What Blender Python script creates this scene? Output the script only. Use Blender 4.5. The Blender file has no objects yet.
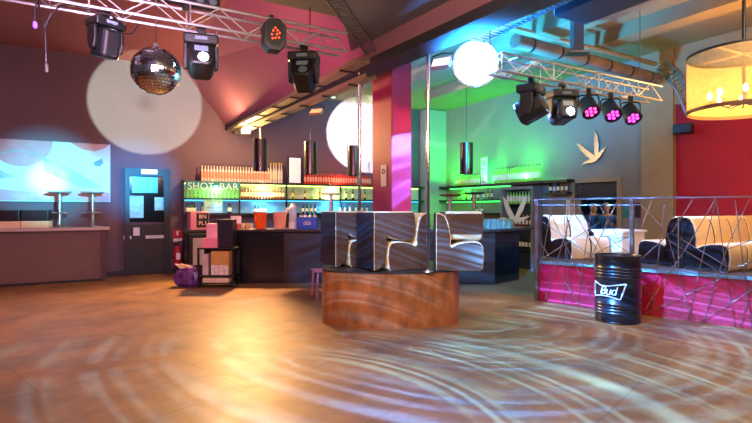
import bpy, math, random
from mathutils import Vector, Matrix
random.seed(7)
SC = bpy.context.scene
COL = SC.collection
PI = math.pi
F = 501.0; HZ = 209.0; CX = 376.0; CAMH = 1.5

# ------------------------------------------------------------------ frames
def at(px, py, D):
    return Vector(((px-CX)/F*D, D, CAMH-(py-HZ)/F*D))
def floor_at(px, py):
    return at(px, py, F*CAMH/(py-HZ))
def at_z(px, py, z):
    return at(px, py, F*(CAMH-z)/(py-HZ))
R30 = math.radians(30)
D1 = Vector((math.cos(R30), math.sin(R30), 0)); D2 = Vector((-math.sin(R30), math.cos(R30), 0))
P0 = Vector((-5.256, 11.5, 0))
def R(u, v, z=0.0):
    p = P0 + D1*u + D2*v
    return Vector((p.x, p.y, z))
UC = 8.38                                   # corner of the two bar walls
def on_wall(px, v=0.0):                     # u on the left wall plane shifted by v
    k = (px-CX)/F
    q = P0 + D2*v
    return (k*q.y - q.x)/(D1.x - k*D1.y)
def on_bar(px, off=0.0):                    # s (distance from corner) on the bar wall, shifted off into the room
    k = (px-CX)/F
    q = P0 + D1*(UC-off)
    return (k*q.y - q.x)/(-D2.x + k*D2.y)
def zat(py, D): return CAMH-(py-HZ)/F*D

# ------------------------------------------------------------------ materials
def lin(h):
    h = h.lstrip('#')
    o = []
    for i in (0, 2, 4):
        c = int(h[i:i+2], 16)/255
        o.append(c/12.92 if c <= .04045 else ((c+.055)/1.055)**2.4)
    return (*o, 1)
MATS = {}
def mat(name, col, rough=.6, metal=0., vary=.12, scale=6., bump=0., emit=0., trans=0., alpha=1., coat=0., stretch=None, spec=.5):
    if name in MATS: return MATS[name]
    m = bpy.data.materials.new(name); m.use_nodes = True
    nt = m.node_tree; b = nt.nodes['Principled BSDF']
    c = lin(col)
    tc = nt.nodes.new('ShaderNodeTexCoord')
    src = tc.outputs['Object']
    if stretch:
        mp = nt.nodes.new('ShaderNodeMapping'); mp.inputs['Scale'].default_value = stretch
        nt.links.new(src, mp.inputs['Vector']); src = mp.outputs['Vector']
    n = nt.nodes.new('ShaderNodeTexNoise'); n.inputs['Scale'].default_value = scale; n.inputs['Detail'].default_value = 5
    nt.links.new(src, n.inputs['Vector'])
    if vary > 0:
        r = nt.nodes.new('ShaderNodeValToRGB')
        r.color_ramp.elements[0].position = .3; r.color_ramp.elements[1].position = .7
        r.color_ramp.elements[0].color = tuple(x*(1-vary) for x in c[:3])+(1,)
        r.color_ramp.elements[1].color = tuple(min(1, x*(1+vary)) for x in c[:3])+(1,)
        nt.links.new(n.outputs['Fac'], r.inputs['Fac']); nt.links.new(r.outputs['Color'], b.inputs['Base Color'])
    else:
        b.inputs['Base Color'].default_value = c
    b.inputs['Roughness'].default_value = rough; b.inputs['Metallic'].default_value = metal
    b.inputs['Specular IOR Level'].default_value = spec
    if coat: b.inputs['Coat Weight'].default_value = coat; b.inputs['Coat Roughness'].default_value = .08
    if trans: b.inputs['Transmission Weight'].default_value = trans
    if alpha < 1: b.inputs['Alpha'].default_value = alpha
    if emit:
        b.inputs['Emission Color'].default_value = c; b.inputs['Emission Strength'].default_value = emit
    if bump:
        bp = nt.nodes.new('ShaderNodeBump'); bp.inputs['Strength'].default_value = bump; bp.inputs['Distance'].default_value = .02
        nt.links.new(n.outputs['Fac'], bp.inputs['Height']); nt.links.new(bp.outputs['Normal'], b.inputs['Normal'])
    MATS[name] = m
    return m

def floor_material():
    m = bpy.data.materials.new('resin_floor'); m.use_nodes = True
    nt = m.node_tree; b = nt.nodes['Principled BSDF']; L = nt.links.new
    tc = nt.nodes.new('ShaderNodeTexCoord')
    mp = nt.nodes.new('ShaderNodeMapping'); mp.inputs['Rotation'].default_value = (0, 0, math.radians(-48)); L(tc.outputs['Object'], mp.inputs['Vector'])
    n = nt.nodes.new('ShaderNodeTexNoise'); n.inputs['Scale'].default_value = 1.6; n.inputs['Detail'].default_value = 9; n.inputs['Roughness'].default_value = .7
    L(mp.outputs['Vector'], n.inputs['Vector'])
    r = nt.nodes.new('ShaderNodeValToRGB')
    r.color_ramp.elements[0].position = .3; r.color_ramp.elements[0].color = lin('#5e3d26')
    r.color_ramp.elements[1].position = .72; r.color_ramp.elements[1].color = lin('#a0733f')
    L(n.outputs['Fac'], r.inputs['Fac'])
    br = nt.nodes.new('ShaderNodeTexBrick'); br.inputs['Scale'].default_value = 1; br.inputs['Mortar Size'].default_value = .006
    br.inputs['Brick Width'].default_value = 2.4; br.inputs['Row Height'].default_value = 1.2
    br.inputs['Color1'].default_value = (1, 1, 1, 1); br.inputs['Color2'].default_value = (.88, .88, .88, 1); br.inputs['Mortar'].default_value = (.45, .45, .45, 1)
    L(mp.outputs['Vector'], br.inputs['Vector'])
    mx = nt.nodes.new('ShaderNodeMix'); mx.data_type = 'RGBA'; mx.blend_type = 'MULTIPLY'; mx.inputs['Factor'].default_value = .8
    L(r.outputs['Color'], mx.inputs['A']); L(br.outputs['Color'], mx.inputs['B'])
    L(mx.outputs['Result'], b.inputs['Base Color'])
    n2 = nt.nodes.new('ShaderNodeTexNoise'); n2.inputs['Scale'].default_value = 5; n2.inputs['Detail'].default_value = 6; L(tc.outputs['Object'], n2.inputs['Vector'])
    mr = nt.nodes.new('ShaderNodeMapRange'); mr.inputs['To Min'].default_value = .40; mr.inputs['To Max'].default_value = .58; L(n2.outputs['Fac'], mr.inputs['Value'])
    L(mr.outputs['Result'], b.inputs['Roughness'])
    bp = nt.nodes.new('ShaderNodeBump'); bp.inputs['Strength'].default_value = .05; bp.inputs['Distance'].default_value = .02; L(n2.outputs['Fac'], bp.inputs['Height']); L(bp.outputs['Normal'], b.inputs['Normal'])
    return m

M = dict(
 floor=floor_material(),
 wall=mat('plum_wall_paint', '#62505f', .75, vary=.05, scale=1.5),
 wallB=mat('grey_wall_paint', '#8f8786', .75, vary=.06, scale=1.5),
 tan=mat('tan_plaster', '#a08a70', .8, vary=.06, scale=3),
 red=mat('red_wall_paint', '#a60a30', .6, vary=.05, scale=2),
 ceil=mat('dusty_pink_ceiling', '#8e5254', .8, vary=.07, scale=.8),
 slope=mat('pink_sloped_ceiling', '#9c6878', .8, vary=.08, scale=.8),
 slab=mat('grey_ceiling', '#6c6468', .8, vary=.06, scale=1.2),
 barceil=mat('tan_ceiling', '#8c7a62', .8, vary=.1, scale=1.),
 beam=mat('dark_beam_paint', '#3a3640', .6, vary=.1),
 pilaster=mat('pale_pilaster', '#a8a49c', .75, vary=.05),
 column=mat('magenta_column', '#a82c5c', .6, vary=.05),  # one even magenta over the whole shaft
 wood=mat('podium_rusty_wood', '#9c5c30', .42, vary=.4, scale=4., stretch=(2, 2, 1.), bump=.05, coat=.2),
 laminate=mat('dark_brown_lacquer', '#5c4438', .34, vary=.12, coat=.3),
 cream=mat('cream_upholstery', '#ead3a8', .65, vary=.05, bump=.03, scale=20),
 blackv=mat('black_vinyl', '#1f1a22', .35, vary=.1),
 black=mat('black_plastic', '#0c0c0e', .45, vary=.1),
 blackgloss=mat('black_gloss_panel', '#17161a', .22, vary=.1, coat=.3),
 barbrown=mat('bar_front_brown', '#2f2624', .4, vary=.18, scale=2),
 counter=mat('dark_counter_top', '#3a3230', .3, vary=.2, scale=8),
 palestone=mat('pale_counter_top', '#b9a9a4', .4, vary=.08, scale=10),
 taupe=mat('taupe_counter_front', '#6e5246', .6, vary=.05, scale=2),
 metal=mat('brushed_metal', '#b9bbc0', .32, 1., vary=.06, scale=12),
 alu=mat('truss_aluminium', '#c9c6c4', .38, .85, vary=.05, scale=12),
 darkmetal=mat('dark_metal', '#45444a', .35, .9, vary=.1),
 mirror=mat('mirror_tile', '#e8edf2', .12, 1., vary=.02),
 chrome=mat('chrome', '#d5d7da', .15, 1., vary=.02),
 white=mat('white_paper', '#eeecec', .7, vary=.03),
 ink=mat('black_ink', '#26232a', .7, vary=0),
 glassdark=mat('dark_glass', '#0d1418', .08, vary=.02, coat=.6),
 glassclear=mat('clear_glass', '#dff0ee', .05, vary=0, trans=.95, alpha=.35),
 cork=mat('bottle_cap', '#2f2a2e', .4, vary=.05),
 redpaint=mat('extinguisher_red', '#c0182a', .35, vary=.05, coat=.4),
 pinkplastic=mat('pink_plastic', '#d97f94', .45, vary=.04),
 orange=mat('orange_plastic', '#ff5a0c', .4, vary=.05),
 bluep=mat('blue_plastic', '#1350c8', .4, vary=.05),
 platformface=mat('crimson_platform_face', '#c01034', .4, vary=.06, scale=1.5, coat=.2),
 platformtop=mat('dark_platform_deck', '#4d3f3c', .5, vary=.1),
 drum=mat('black_drum_paint', '#14161a', .28, vary=.1, coat=.3),
 rod=mat('steel_rod', '#66544e', .4, .35, vary=.1),
 rail=mat('rail_steel', '#6e666c', .38, .6, vary=.08),
 purplebag=mat('purple_bag_film', '#5a2f6e', .25, vary=.4, scale=9, bump=.4),
 gold=mat('gold_carton', '#b8904a', .4, vary=.12),
 skin=mat('skin', '#c99273', .55, vary=.04), hair=mat('grey_hair', '#8d867c', .8, vary=.2, scale=30),
 bluecloth=mat('blue_cloth', '#1f5c9e', .8, vary=.1), trouser=mat('dark_cloth', '#22242c', .8, vary=.1),
 shutter=mat('navy_shutter', '#12213a', .45, vary=.06),
)

# ------------------------------------------------------------------ mesh builder
class MB:
    def __init__(s): s.v = []; s.f = []; s.m = []
    def add(s, vs, fs, mi=0):
        o = len(s.v); s.v += [Vector(p) for p in vs]
        for f in fs: s.f.append([o+i for i in f]); s.m.append(mi)
        return s
    def box(s, c, d, mi=0, rz=0, rot=None):
        c = Vector(c); hx, hy, hz = d[0]/2, d[1]/2, d[2]/2
        vs = [Vector((x*hx, y*hy, z*hz)) for x in (-1, 1) for y in (-1, 1) for z in (-1, 1)]
        Mx = rot if rot is not None else Matrix.Rotation(rz, 3, 'Z')
        return s.add([c + Mx@p for p in vs], [(0, 1, 3, 2), (4, 6, 7, 5), (0, 4, 5, 1), (2, 3, 7, 6), (0, 2, 6, 4), (1, 5, 7, 3)], mi)
    def bar(s, p0, p1, w, h, mi=0):
        p0 = Vector(p0); p1 = Vector(p1); d = (p1-p0); L = d.length; q = d.to_track_quat('X', 'Z').to_matrix()
        return s.box((p0+p1)/2, (L, w, h), mi, rot=q)
    def cyl(s, p0, p1, r0, r1=None, seg=12, mi=0, caps=True):
        p0 = Vector(p0); p1 = Vector(p1); r1 = r0 if r1 is None else r1
        q = (p1-p0).to_track_quat('Z', 'Y').to_matrix()
        vs = []
        for p, r in ((p0, r0), (p1, r1)):
            for i in range(seg):
                a = 2*PI*i/seg; vs.append(p + q@Vector((r*math.cos(a), r*math.sin(a), 0)))
        fs = [(i, (i+1) % seg, seg+(i+1) % seg, seg+i) for i in range(seg)]
        if caps: fs += [tuple(range(seg-1, -1, -1)), tuple(range(seg, 2*seg))]
        return s.add(vs, fs, mi)
    def lathe(s, prof, c=(0, 0, 0), seg=16, mi=0, mis=None, sx=1, sy=1):
        c = Vector(c); vs = []
        for r, z in prof:
            for i in range(seg):
                a = 2*PI*i/seg; vs.append(c+Vector((sx*r*math.cos(a), sy*r*math.sin(a), z)))
        for k in range(len(prof)-1):
            o = len(s.v) if k == 0 else o
            if k == 0: s.v += vs
            for i in range(seg):
                j = (i+1) % seg
                s.f.append([o+k*seg+i, o+k*seg+j, o+(k+1)*seg+j, o+(k+1)*seg+i]); s.m.append(mis[k] if mis else mi)
        if prof[0] == prof[-1]: return s
        if prof[0][0] > 1e-4: s.f.append([o+i for i in range(seg-1, -1, -1)]); s.m.append(mis[0] if mis else mi)
        if prof[-1][0] > 1e-4: s.f.append([o+(len(prof)-1)*seg+i for i in range(seg)]); s.m.append(mis[-1] if mis else mi)
        return s
    def tube(s, pts, r, seg=6, mi=0):
        pts = [Vector(p) for p in pts]; vs = []; n = len(pts)
        for k, p in enumerate(pts):
            d = (pts[min(k+1, n-1)]-pts[max(k-1, 0)]).normalized()
            q = d.to_track_quat('Z', 'Y').to_matrix()
            for i in range(seg):
                a = 2*PI*i/seg; vs.append(p+q@Vector((r*math.cos(a), r*math.sin(a), 0)))
        fs = [(k*seg+i, k*seg+(i+1) % seg, (k+1)*seg+(i+1) % seg, (k+1)*seg+i) for k in range(n-1) for i in range(seg)]
        fs += [tuple(range(seg-1, -1, -1)), tuple(range((n-1)*seg, n*seg))]
        return s.add(vs, fs, mi)
    def prism(s, poly, o, ax, ay, depth, mi=0):      # polygon in plane (ax, ay) at o, extruded by vector depth
        o = Vector(o); ax = Vector(ax); ay = Vector(ay); depth = Vector(depth); n = len(poly)
        a = [o+ax*x+ay*y for x, y in poly]; b = [p+depth for p in a]
        fs = [tuple(range(n-1, -1, -1)), tuple(range(n, 2*n))]+[(i, (i+1) % n, n+(i+1) % n, n+i) for i in range(n)]
        return s.add(a+b, fs, mi)
    def torus(s, c, R_, r, seg=24, k=8, mi=0):
        c = Vector(c); vs = []
        for i in range(seg):
            a = 2*PI*i/seg
            for j in range(k):
                b = 2*PI*j/k; vs.append(c+Vector(((R_+r*math.cos(b))*math.cos(a), (R_+r*math.cos(b))*math.sin(a), r*math.sin(b))))
        return s.add(vs, [(i*k+j, ((i+1) % seg)*k+j, ((i+1) % seg)*k+(j+1) % k, i*k+(j+1) % k) for i in range(seg) for j in range(k)], mi)
    def build(s, name, mats, parent=None, smooth=False, bevel=0):
        me = bpy.data.meshes.new(name); me.from_pydata([tuple(p) for p in s.v], [], s.f)
        if not isinstance(mats, (list, tuple)): mats = [mats]
        for m in mats: me.materials.append(m)
        me.polygons.foreach_set('material_index', s.m)
        import bmesh
        bm = bmesh.new(); bm.from_mesh(me); bmesh.ops.recalc_face_normals(bm, faces=bm.faces); bm.to_mesh(me); bm.free()
        if smooth:
            me.polygons.foreach_set('use_smooth', [True]*len(me.polygons))
            try: me.set_sharp_from_angle(angle=math.radians(40))
            except Exception: pass
        o = bpy.data.objects.new(name, me); COL.objects.link(o)
        if parent: o.parent = parent
        if bevel:
            b = o.modifiers.new('bevel', 'BEVEL'); b.width = bevel; b.segments = 2; b.limit_method = 'ANGLE'
        return o
def tag(o, label=None, cat=None, group=None, kind=None):
    if label: o['label'] = label
    if cat: o['category'] = cat
    if group: o['group'] = group
    if kind: o['kind'] = kind
    return o
def thing(name, label, cat, loc=(0, 0, 0), rz=0, group=None):
    o = bpy.data.objects.new(name, None); o.empty_display_size = .1; COL.objects.link(o)
    o.location = loc; o.rotation_euler = (0, 0, rz)
    return tag(o, label, cat, group)
def struct(name, mb, m, **k): return tag(mb.build(name, m, **k), kind='structure')
def dup(root, loc, rz=0, label=None, rot=None, group=None):
    r = root.copy(); COL.objects.link(r); r.location = loc; r.rotation_euler = rot if rot else (0, 0, rz)
    if label: r['label'] = label
    if group: r['group'] = group
    for ch in list(root.children):
        c = ch.copy(); COL.objects.link(c); c.parent = r
        for g in list(ch.children):
            d = g.copy(); COL.objects.link(d); d.parent = c
    return r
def text_part(body, size, name, m, parent, extr=.002, spacing=1., shear=0., align='CENTER', outline=False):
    cu = bpy.data.curves.new('lettering_curve', 'FONT'); cu.body = body; cu.size = size; cu.extrude = extr
    cu.align_x = align; cu.align_y = 'CENTER'; cu.space_character = spacing; cu.shear = shear
    if outline:
        cu.fill_mode = 'NONE'; cu.bevel_depth = outline; cu.extrude = 0; cu.bevel_resolution = 0
    ob = bpy.data.objects.new('lettering_tmp', cu); COL.objects.link(ob)
    dg = bpy.context.evaluated_depsgraph_get(); dg.update()
    me = bpy.data.meshes.new_from_object(ob.evaluated_get(dg))
    bpy.data.objects.remove(ob); me.materials.clear(); me.materials.append(m)
    o = bpy.data.objects.new(name, me); COL.objects.link(o); o.parent = parent
    return o
UPRIGHT = (PI/2, 0, 0)

# ------------------------------------------------------------------ the room
fl = MB(); fl.box((0, 8, -.05), (34, 34, .1)); struct('floor', fl, M['floor'])
w = MB(); w.bar(R(-8.6, .1, 2.6), R(UC+.2, .1, 2.6), .2, 5.2); struct('wall_left', w, M['wall'])
W0, W1 = on_bar(575), on_bar(618)
SR, SP = on_bar(676), on_bar(644)
def wb(mb, s0, s1, z0, z1, t=.2, off=0):
    mb.bar(R(UC+t/2-off, -s0, (z0+z1)/2), R(UC+t/2-off, -s1, (z0+z1)/2), t, z1-z0)
w = MB(); wb(w, -.1, W0, 0, 5.2); wb(w, W0, W1, 0, .9); wb(w, W0, W1, 2.08, 5.2); wb(w, W1, SR, 0, 5.2); struct('wall_bar', w, M['wallB'])
w = MB(); wb(w, SR, SR+6.5, 0, 5.2); struct('wall_right', w, M['red'])
w = MB(); wb(w, SP, SR, 0, 4.6, .1, .1); struct('trim_1', w, M['tan'])
w = MB(); wb(w, SR, SR+6.5, 3.45, 4.6, .06, .06); struct('trim_2', w, M['tan'])
w = MB(); w.bar(R(UC-.75, -.16, 2.25), R(UC, -.16, 2.25), .32, 4.5); struct('trim_3', w, M['pilaster'])
# ceilings
c = MB(); c.bar(R(-4, -7, 4.90), R(.75, -7, 4.90), 14.4, .1); struct('ceiling', c, M['ceil'])
B1 = at(228, 130, 12.37); B1.z = 3.45; B2 = at(376, 66, 6.83); B2.z = 3.45
BD = (B2-B1).normalized(); BN = Vector((-BD.y, BD.x, 0))          # BN: to the right / away
BE = B2+BD*4.2
c = MB()
a0, a1, b0, b1 = R(.75, 0, 4.85), R(.75, -12.5, 4.85), B1-BD*.4+Vector((0, 0, .06)), BE+Vector((0, 0, .06))
n = Vector((0, 0, .08)); c.add([a0, a1, b1, b0, a0+n, a1+n, b1+n, b0+n], [(0, 1, 2, 3), (4, 7, 6, 5), (0, 4, 5, 1), (1, 5, 6, 2), (2, 6, 7, 3), (3, 7, 4, 0)])
struct('ceiling_slope', c, M['slope'])
E1 = at_z(343, 18, 3.72); E0 = E1-D1*4.6; E2 = B1+BD*((B2-B1).length-.45)-BN*.12; E2.z = 3.72
E3 = BE-BN*.12; E3.z = 3.72
c = MB(); c.add([E0, E1, E2, E3, E3+Vector((-4.5, -2.5, 0))], [(0, 1, 2, 3, 4)])
c.add([p+Vector((0, 0, .1)) for p in (E0, E1, E2, E3, E3+Vector((-4.5, -2.5, 0)))], [(4, 3, 2, 1, 0)])
c.add([E0, E1, E1+n*1.25, E0+n*1.25], [(0, 1, 2, 3)]); c.add([E1, E2, E2+n*1.25, E1+n*1.25], [(0, 1, 2, 3)])
struct('ceiling_soffit', c, M['slab'])
c = MB(); c.bar(B1-BD*.55+BN*.12+Vector((0, 0, .75)), BE+BN*.12+Vector((0, 0, .75)), .34, 1.5); struct('trim_4', c, M['beam'])
c = MB()
q0 = B1-BD*1+BN*.2; q1 = BE+BN*.2
poly = [Vector((q0.x, q0.y, 4.52)), R(UC+.2, .2, 4.52), R(UC+.2, -14, 4.52), Vector((q1.x+1.5, q1.y-3, 4.52)), Vector((q1.x, q1.y, 4.52))]
c.add(poly+[p+n for p in poly], [(0, 1, 2, 3, 4), (9, 8, 7, 6, 5)]); struct('ceiling_bar', c, M['barceil'])
for k, (u, wd, dp) in enumerate(((6.55, .35, .22), (5.1, .5, .3))):
    c = MB(); c.bar(R(u, -2.0, 4.52-dp/2), R(u, -13, 4.52-dp/2), wd, dp); struct('trim_%d' % (5+k), c, M['barceil'])
# booth behind the hatch
c = MB()
mid = (W0+W1)/2
c.bar(R(UC+2.6, -mid+2.2, 1.4), R(UC+2.6, -mid-2.2, 1.4), .1, 2.8); c.bar(R(UC+.2, -mid+2.2, 1.4), R(UC+2.6, -mid+2.2, 1.4), .1, 2.8); c.bar(R(UC+.2, -mid-2.2, 1.4), R(UC+2.6, -mid-2.2, 1.4), .1, 2.8)
c.bar(R(UC+.2, -mid, 2.85), R(UC+2.65, -mid, 2.85), 4.5, .1)
struct('wall_booth', c, M['shutter'])
wf = thing('window_1', None, None); wf['kind'] = 'structure'
def bb(s0, s1, z0, z1, t, off, name, m, parent):
    q = MB(); wb(q, s0, s1, z0, z1, t, off); return q.build(name, m, parent)
q = MB()
for a in ((W0-.09, W0, .9, 2.17), (W1, W1+.09, .9, 2.17), (W0-.09, W1+.09, 2.08, 2.17)): wb(q, *a, .1, .04)
q.build('window_frame', M['tan'], wf)
q = MB()
for i in range(9): wb(q, W0, W1, 1.70+i*.045, 1.738+i*.045, .02, -.06)
q.build('roller_shutter', M['shutter'], wf)

# left door (two leaves in a black frame)
UD0, UD1 = on_wall(124.5), on_wall(170)
dr = thing('door_1', None, None); dr['kind'] = 'structure'
dr.location = R((UD0+UD1)/2, -.02, 0); dr.rotation_euler = (0, 0, R30)
DW = UD1-UD0; DH = zat(169, 11.6)
q = MB()
for x in (-DW/2+.05, DW/2-.07): q.box((x, -.02, DH/2), (.10 if x < 0 else .14, .10, DH))
q.box((0, -.02, DH-.09), (DW-.2, .1, .18)); q.build('door_frame', M['black'], dr)
q = MB(); q.box((-.02, 0, .58), (DW-.22, .05, 1.14)); q.build('door_panel', M['black'], dr)
q = MB(); q.box((-.02, 0, 1.72), (DW-.22, .03, 1.02)); q.build('glass_pane', M['glassdark'], dr)
q = MB(); q.box((-.06, -.02, 2.05), (DW-.42, .008, .36)); q.build('painted_pane_reflection', mat('painted_teal_reflection', '#3f9fa6', .25, vary=.1), dr)  # cyan reflection in the pane, put in as a teal sheet
q = MB(); q.box((-.26, -.022, 1.55), (.34, .008, .5)); q.box((.25, -.022, 1.62), (.22, .008, .3)); q.build('window_notice', mat('pale_teal_notice', '#86c4cc', .5, vary=.25, scale=9), dr)
q = MB(); q.box((-.24, -.05, .99), (.13, .03, .18)); q.build('door_handle', M['metal'], dr)
q = MB(); q.box((.2, -.045, .86), (.5, .02, .07)); q.box((-.42, -.045, .86), (.16, .02, .07)); q.build('push_bar', M['metal'], dr)
el = thing('emergency_light', 'small lit emergency light over the left door', 'light', R((UD0+UD1)/2+.02, -.12, DH-.13), R30)
q = MB(); q.box((0, 0, .05), (.34, .06, .11)); q.build('housing', M['white'], el)
q = MB(); q.box((0, -.033, .05), (.28, .01, .06)); q.build('diffuser', mat('warm_diffuser', '#ffe8c8', .5, vary=0, emit=4), el)
for nm, a, b in (('baseboard_left', -8.5, UD0-.02), ('baseboard_bar', UD1+.02, 1.3)):
    q = MB(); q.bar(R(a, -.015, .06), R(b, -.015, .06), .03, .12); struct(nm, q, M['black'])

# ------------------------------------------------------------------ left counter with stools and seats
def wallbox(mb, u0, u1, v0, v1, z0, z1, mi=0):
    mb.bar(R(u0, (v0+v1)/2, (z0+z1)/2), R(u1, (v0+v1)/2, (z0+z1)/2), v1-v0, z1-z0, mi)
uE = on_wall(101, -.66)
lc = thing('service_counter', 'long taupe fronted counter with pale top along the left wall below the picture', 'counter', R(uE-1.6, -.36, 0), 0)
lc_loc = lc.location.copy()
def child_world(mb, name, m, parent, **k):        # mesh given in world space, parent at a plain location
    o = mb.build(name, m, parent, **k); o.matrix_parent_inverse = Matrix.Translation(-Vector(parent.location)); return o
q = MB(); wallbox(q, -8, uE, -.66, -.08, 0.05, 1.06); child_world(q, 'front_panel', M['taupe'], lc)
q = MB(); wallbox(q, uE, uE+.10, -.70, -.06, 0, 1.06); child_world(q, 'end_panel', mat('dark_red_end', '#4a2228', .5), lc)
q = MB(); wallbox(q, -8, uE+.16, -.76, -.04, 1.06, 1.12); child_world(q, 'counter_top', M['palestone'], lc, bevel=.01)
q = MB(); wallbox(q, -8, uE, -.64, -.08, 0, .05); child_world(q, 'plinth', M['black'], lc)

def make_stool(label, seatm, loc, rz=0, h=.74):
    t = thing('bar_stool', label, 'stool', loc, rz, None)
    q = MB(); q.lathe([(.0, h-.035), (.16, h-.035), (.215, h-.02), (.225, h), (.2, h+.004), (0, h+.0)], seg=24); q.build('seat', seatm, t, smooth=True)
    q = MB(); q.cyl((0, 0, .02), (0, 0, h-.03), .045, .038, 14); q.build('stem', M['metal'], t, smooth=True)
    q = MB(); q.torus((0, 0, .3), .17, .013); q.bar((-.17, 0, .3), (.17, 0, .3), .02, .015); q.build('foot_ring', M['metal'], t, smooth=True)
    q = MB(); q.lathe([(.21, 0), (.2, .015), (.06, .03), (.045, .05)], seg=24); q.build('base', M['metal'], t, smooth=True)
    return t
paleseat = mat('pale_seat_vinyl', '#8fa0a0', .5)
st = make_stool('bar stool standing on the left counter, nearer the middle of the bright picture', paleseat, R(on_wall(59.5, -.4), -.4, 1.12))
dup(st, R(on_wall(92.5, -.4), -.4, 1.12), .5, 'bar stool standing on the left counter, near its right end')

# ------------------------------------------------------------------ lounge chair
PROF = [(0, 0), (.57, 0), (.6, .03), (.615, .18), (.605, .30), (.57, .355), (.5, .375), (.38, .37), (.27, .345), (.205, .31), (.19, .335), (.197, .42), (.175, .55), (.15, .64), (.115, .705), (.06, .735), (.0, .74)]
def inset(poly, d):
    n = len(poly); out = []
    for i in range(n):
        a, b, c = Vector(poly[i-1]), Vector(poly[i]), Vector(poly[(i+1) % n])
        t1 = (b-a).normalized(); t2 = (c-b).normalized()
        n1 = Vector((-t1.y, t1.x)); n2 = Vector((-t2.y, t2.x)); m_ = (n1+n2)
        m_ = m_.normalized()/max(.5, m_.normalized().dot(n1)); out.append(tuple(b+m_*d))
    return out
INP = inset(PROF, .014)
CW = .50
def make_chair(label, panel, backm, loc, rot):
    t = thing('lounge_chair', label, 'chair', loc); t.rotation_euler = rot
    q = MB(); q.prism([(x-.3, z) for x, z in PROF], (0, -CW/2+.02, 0), (1, 0, 0), (0, 0, 1), (0, CW-.04, 0)); q.build('upholstery', M['cream'], t, smooth=True, bevel=.012)
    for sy in (-1, 1):
        q = MB(); q.prism([(x-.3, z) for x, z in INP], (0, sy*(CW/2-.02), 0), (1, 0, 0), (0, 0, 1), (0, sy*.02, 0)); q.build('side_panel', panel, t)
    q = MB(); q.prism([(-.316, .01), (-.30, .01), (-.30, .735), (-.316, .725)], (0, -CW/2+.01, 0), (1, 0, 0), (0, 0, 1), (0, CW-.02, 0)); q.build('back_panel', backm, t)
    return t

# ------------------------------------------------------------------ podium, column, poles
PC = Vector((at(390.5, 300, 6.72).x, 6.72, 0))
pod = thing('podium', 'big rusty brown wooden drum podium in the middle of the dance floor', 'podium', PC)
def podring(rx, ryf, ryb, z, seg=72):
    return [Vector((rx*math.cos(2*PI*i/seg), (ryb if math.sin(2*PI*i/seg) > 0 else ryf)*math.sin(2*PI*i/seg), z)) for i in range(seg)]
q = MB(); r0 = podring(.915, .46, 1.3, 0); r1 = podring(.915, .46, 1.3, .69); N_ = len(r0)
q.add(r0+r1, [tuple(range(N_-1, -1, -1))]+[(i, (i+1) % N_, N_+(i+1) % N_, N_+i) for i in range(N_)]+[tuple(range(N_, 2*N_))]); q.build('drum_side', M['wood'], pod, smooth=True)
q = MB(); r0 = podring(.925, .47, 1.31, .69); r1 = podring(.925, .47, 1.31, .71)
q.add(r0+r1, [tuple(range(N_-1, -1, -1))]+[(i, (i+1) % N_, N_+(i+1) % N_, N_+i) for i in range(N_)]+[tuple(range(N_, 2*N_))]); q.build('podium_top', M['barbrown'], pod, smooth=True)
cl = thing('column', 'square magenta column rising from the podium to the beam', 'column', (at(391.5, 200, 7.5).x, 7.5, .71), R30)
q = MB(); q.box((0, 0, 1.9), (.34, .56, 3.8)); q.build('shaft', M['column'], cl, bevel=.01)
q = MB(); q.box((-.174, -.06, 1.28), (.008, .15, .32)); q.build('notice', M['white'], cl)
q = MB(); q.torus((0, 0, 0), .035, .007, 16, 4); o = q.build('notice_emblem', M['ink'], cl); o.location = (-.179, -.06, 1.34); o.rotation_euler = (0, PI/2, 0)
for (px, D, lab) in ((428, 6.30, 'thin steel dance pole in front of the column, right side of podium'), (359.5, 7.15, 'thin steel dance pole left of the magenta column')):
    p = at(px, 209, D)
    t = thing('dance_pole', lab, 'pole', (p.x, p.y, .71))
    q = MB(); q.cyl((0, 0, 0), (0, 0, 2.73 if D > 7 else 3.0), .023, seg=14); q.build('pole', M['chrome'], t, smooth=True)
    q = MB(); q.lathe([(.07, 0), (.065, .015), (.03, .03)], seg=18); q.build('base_flange', M['metal'], t, smooth=True)

ZT = .711
def flip(rz): return (PI, 0, rz)
def pair(px, D, rz, l_up, l_inv):
    """px, D: near corner between the dark back and the side of the upturned chair; rz turns the pair's x axis"""
    p = at(px, 209, D); xa = Vector((math.cos(rz), math.sin(rz), 0)); ya = Vector((-math.sin(rz), math.cos(rz), 0))
    c = p+xa*.316+ya*.25; u = c+xa*.215
    make_chair(l_up, M['laminate'], M['blackv'], (u.x, u.y, ZT), (0, 0, rz+PI))
    make_chair(l_inv, M['laminate'], M['blackv'], (c.x, c.y, ZT+.757), flip(rz))
pair(373, 6.22, math.radians(27), 'upright lounge chair at front centre of podium under the upturned one', 'upside down lounge chair at front centre of podium, dark back at its left')
pair(334.5, 6.62, math.radians(28), 'upright lounge chair at left end of podium, mostly hidden', 'upside down lounge chair at the left end of the podium')
p = at(434.5, 209, 6.42); rz = math.radians(-5); xa = Vector((math.cos(rz), math.sin(rz), 0)); ya = Vector((-math.sin(rz), math.cos(rz), 0)); p = p+xa*.316+ya*.25
make_chair('upright lounge chair at right end of podium behind the pole', M['laminate'], M['blackv'], (p.x, p.y, ZT), (0, 0, rz))
p = p+xa*.065+ya*.16
c_ = make_chair('upside down lounge chair at right end of podium with a brown front', M['laminate'], M['blackv'], (p.x, p.y, ZT+.757), flip(rz-PI/2))
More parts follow.
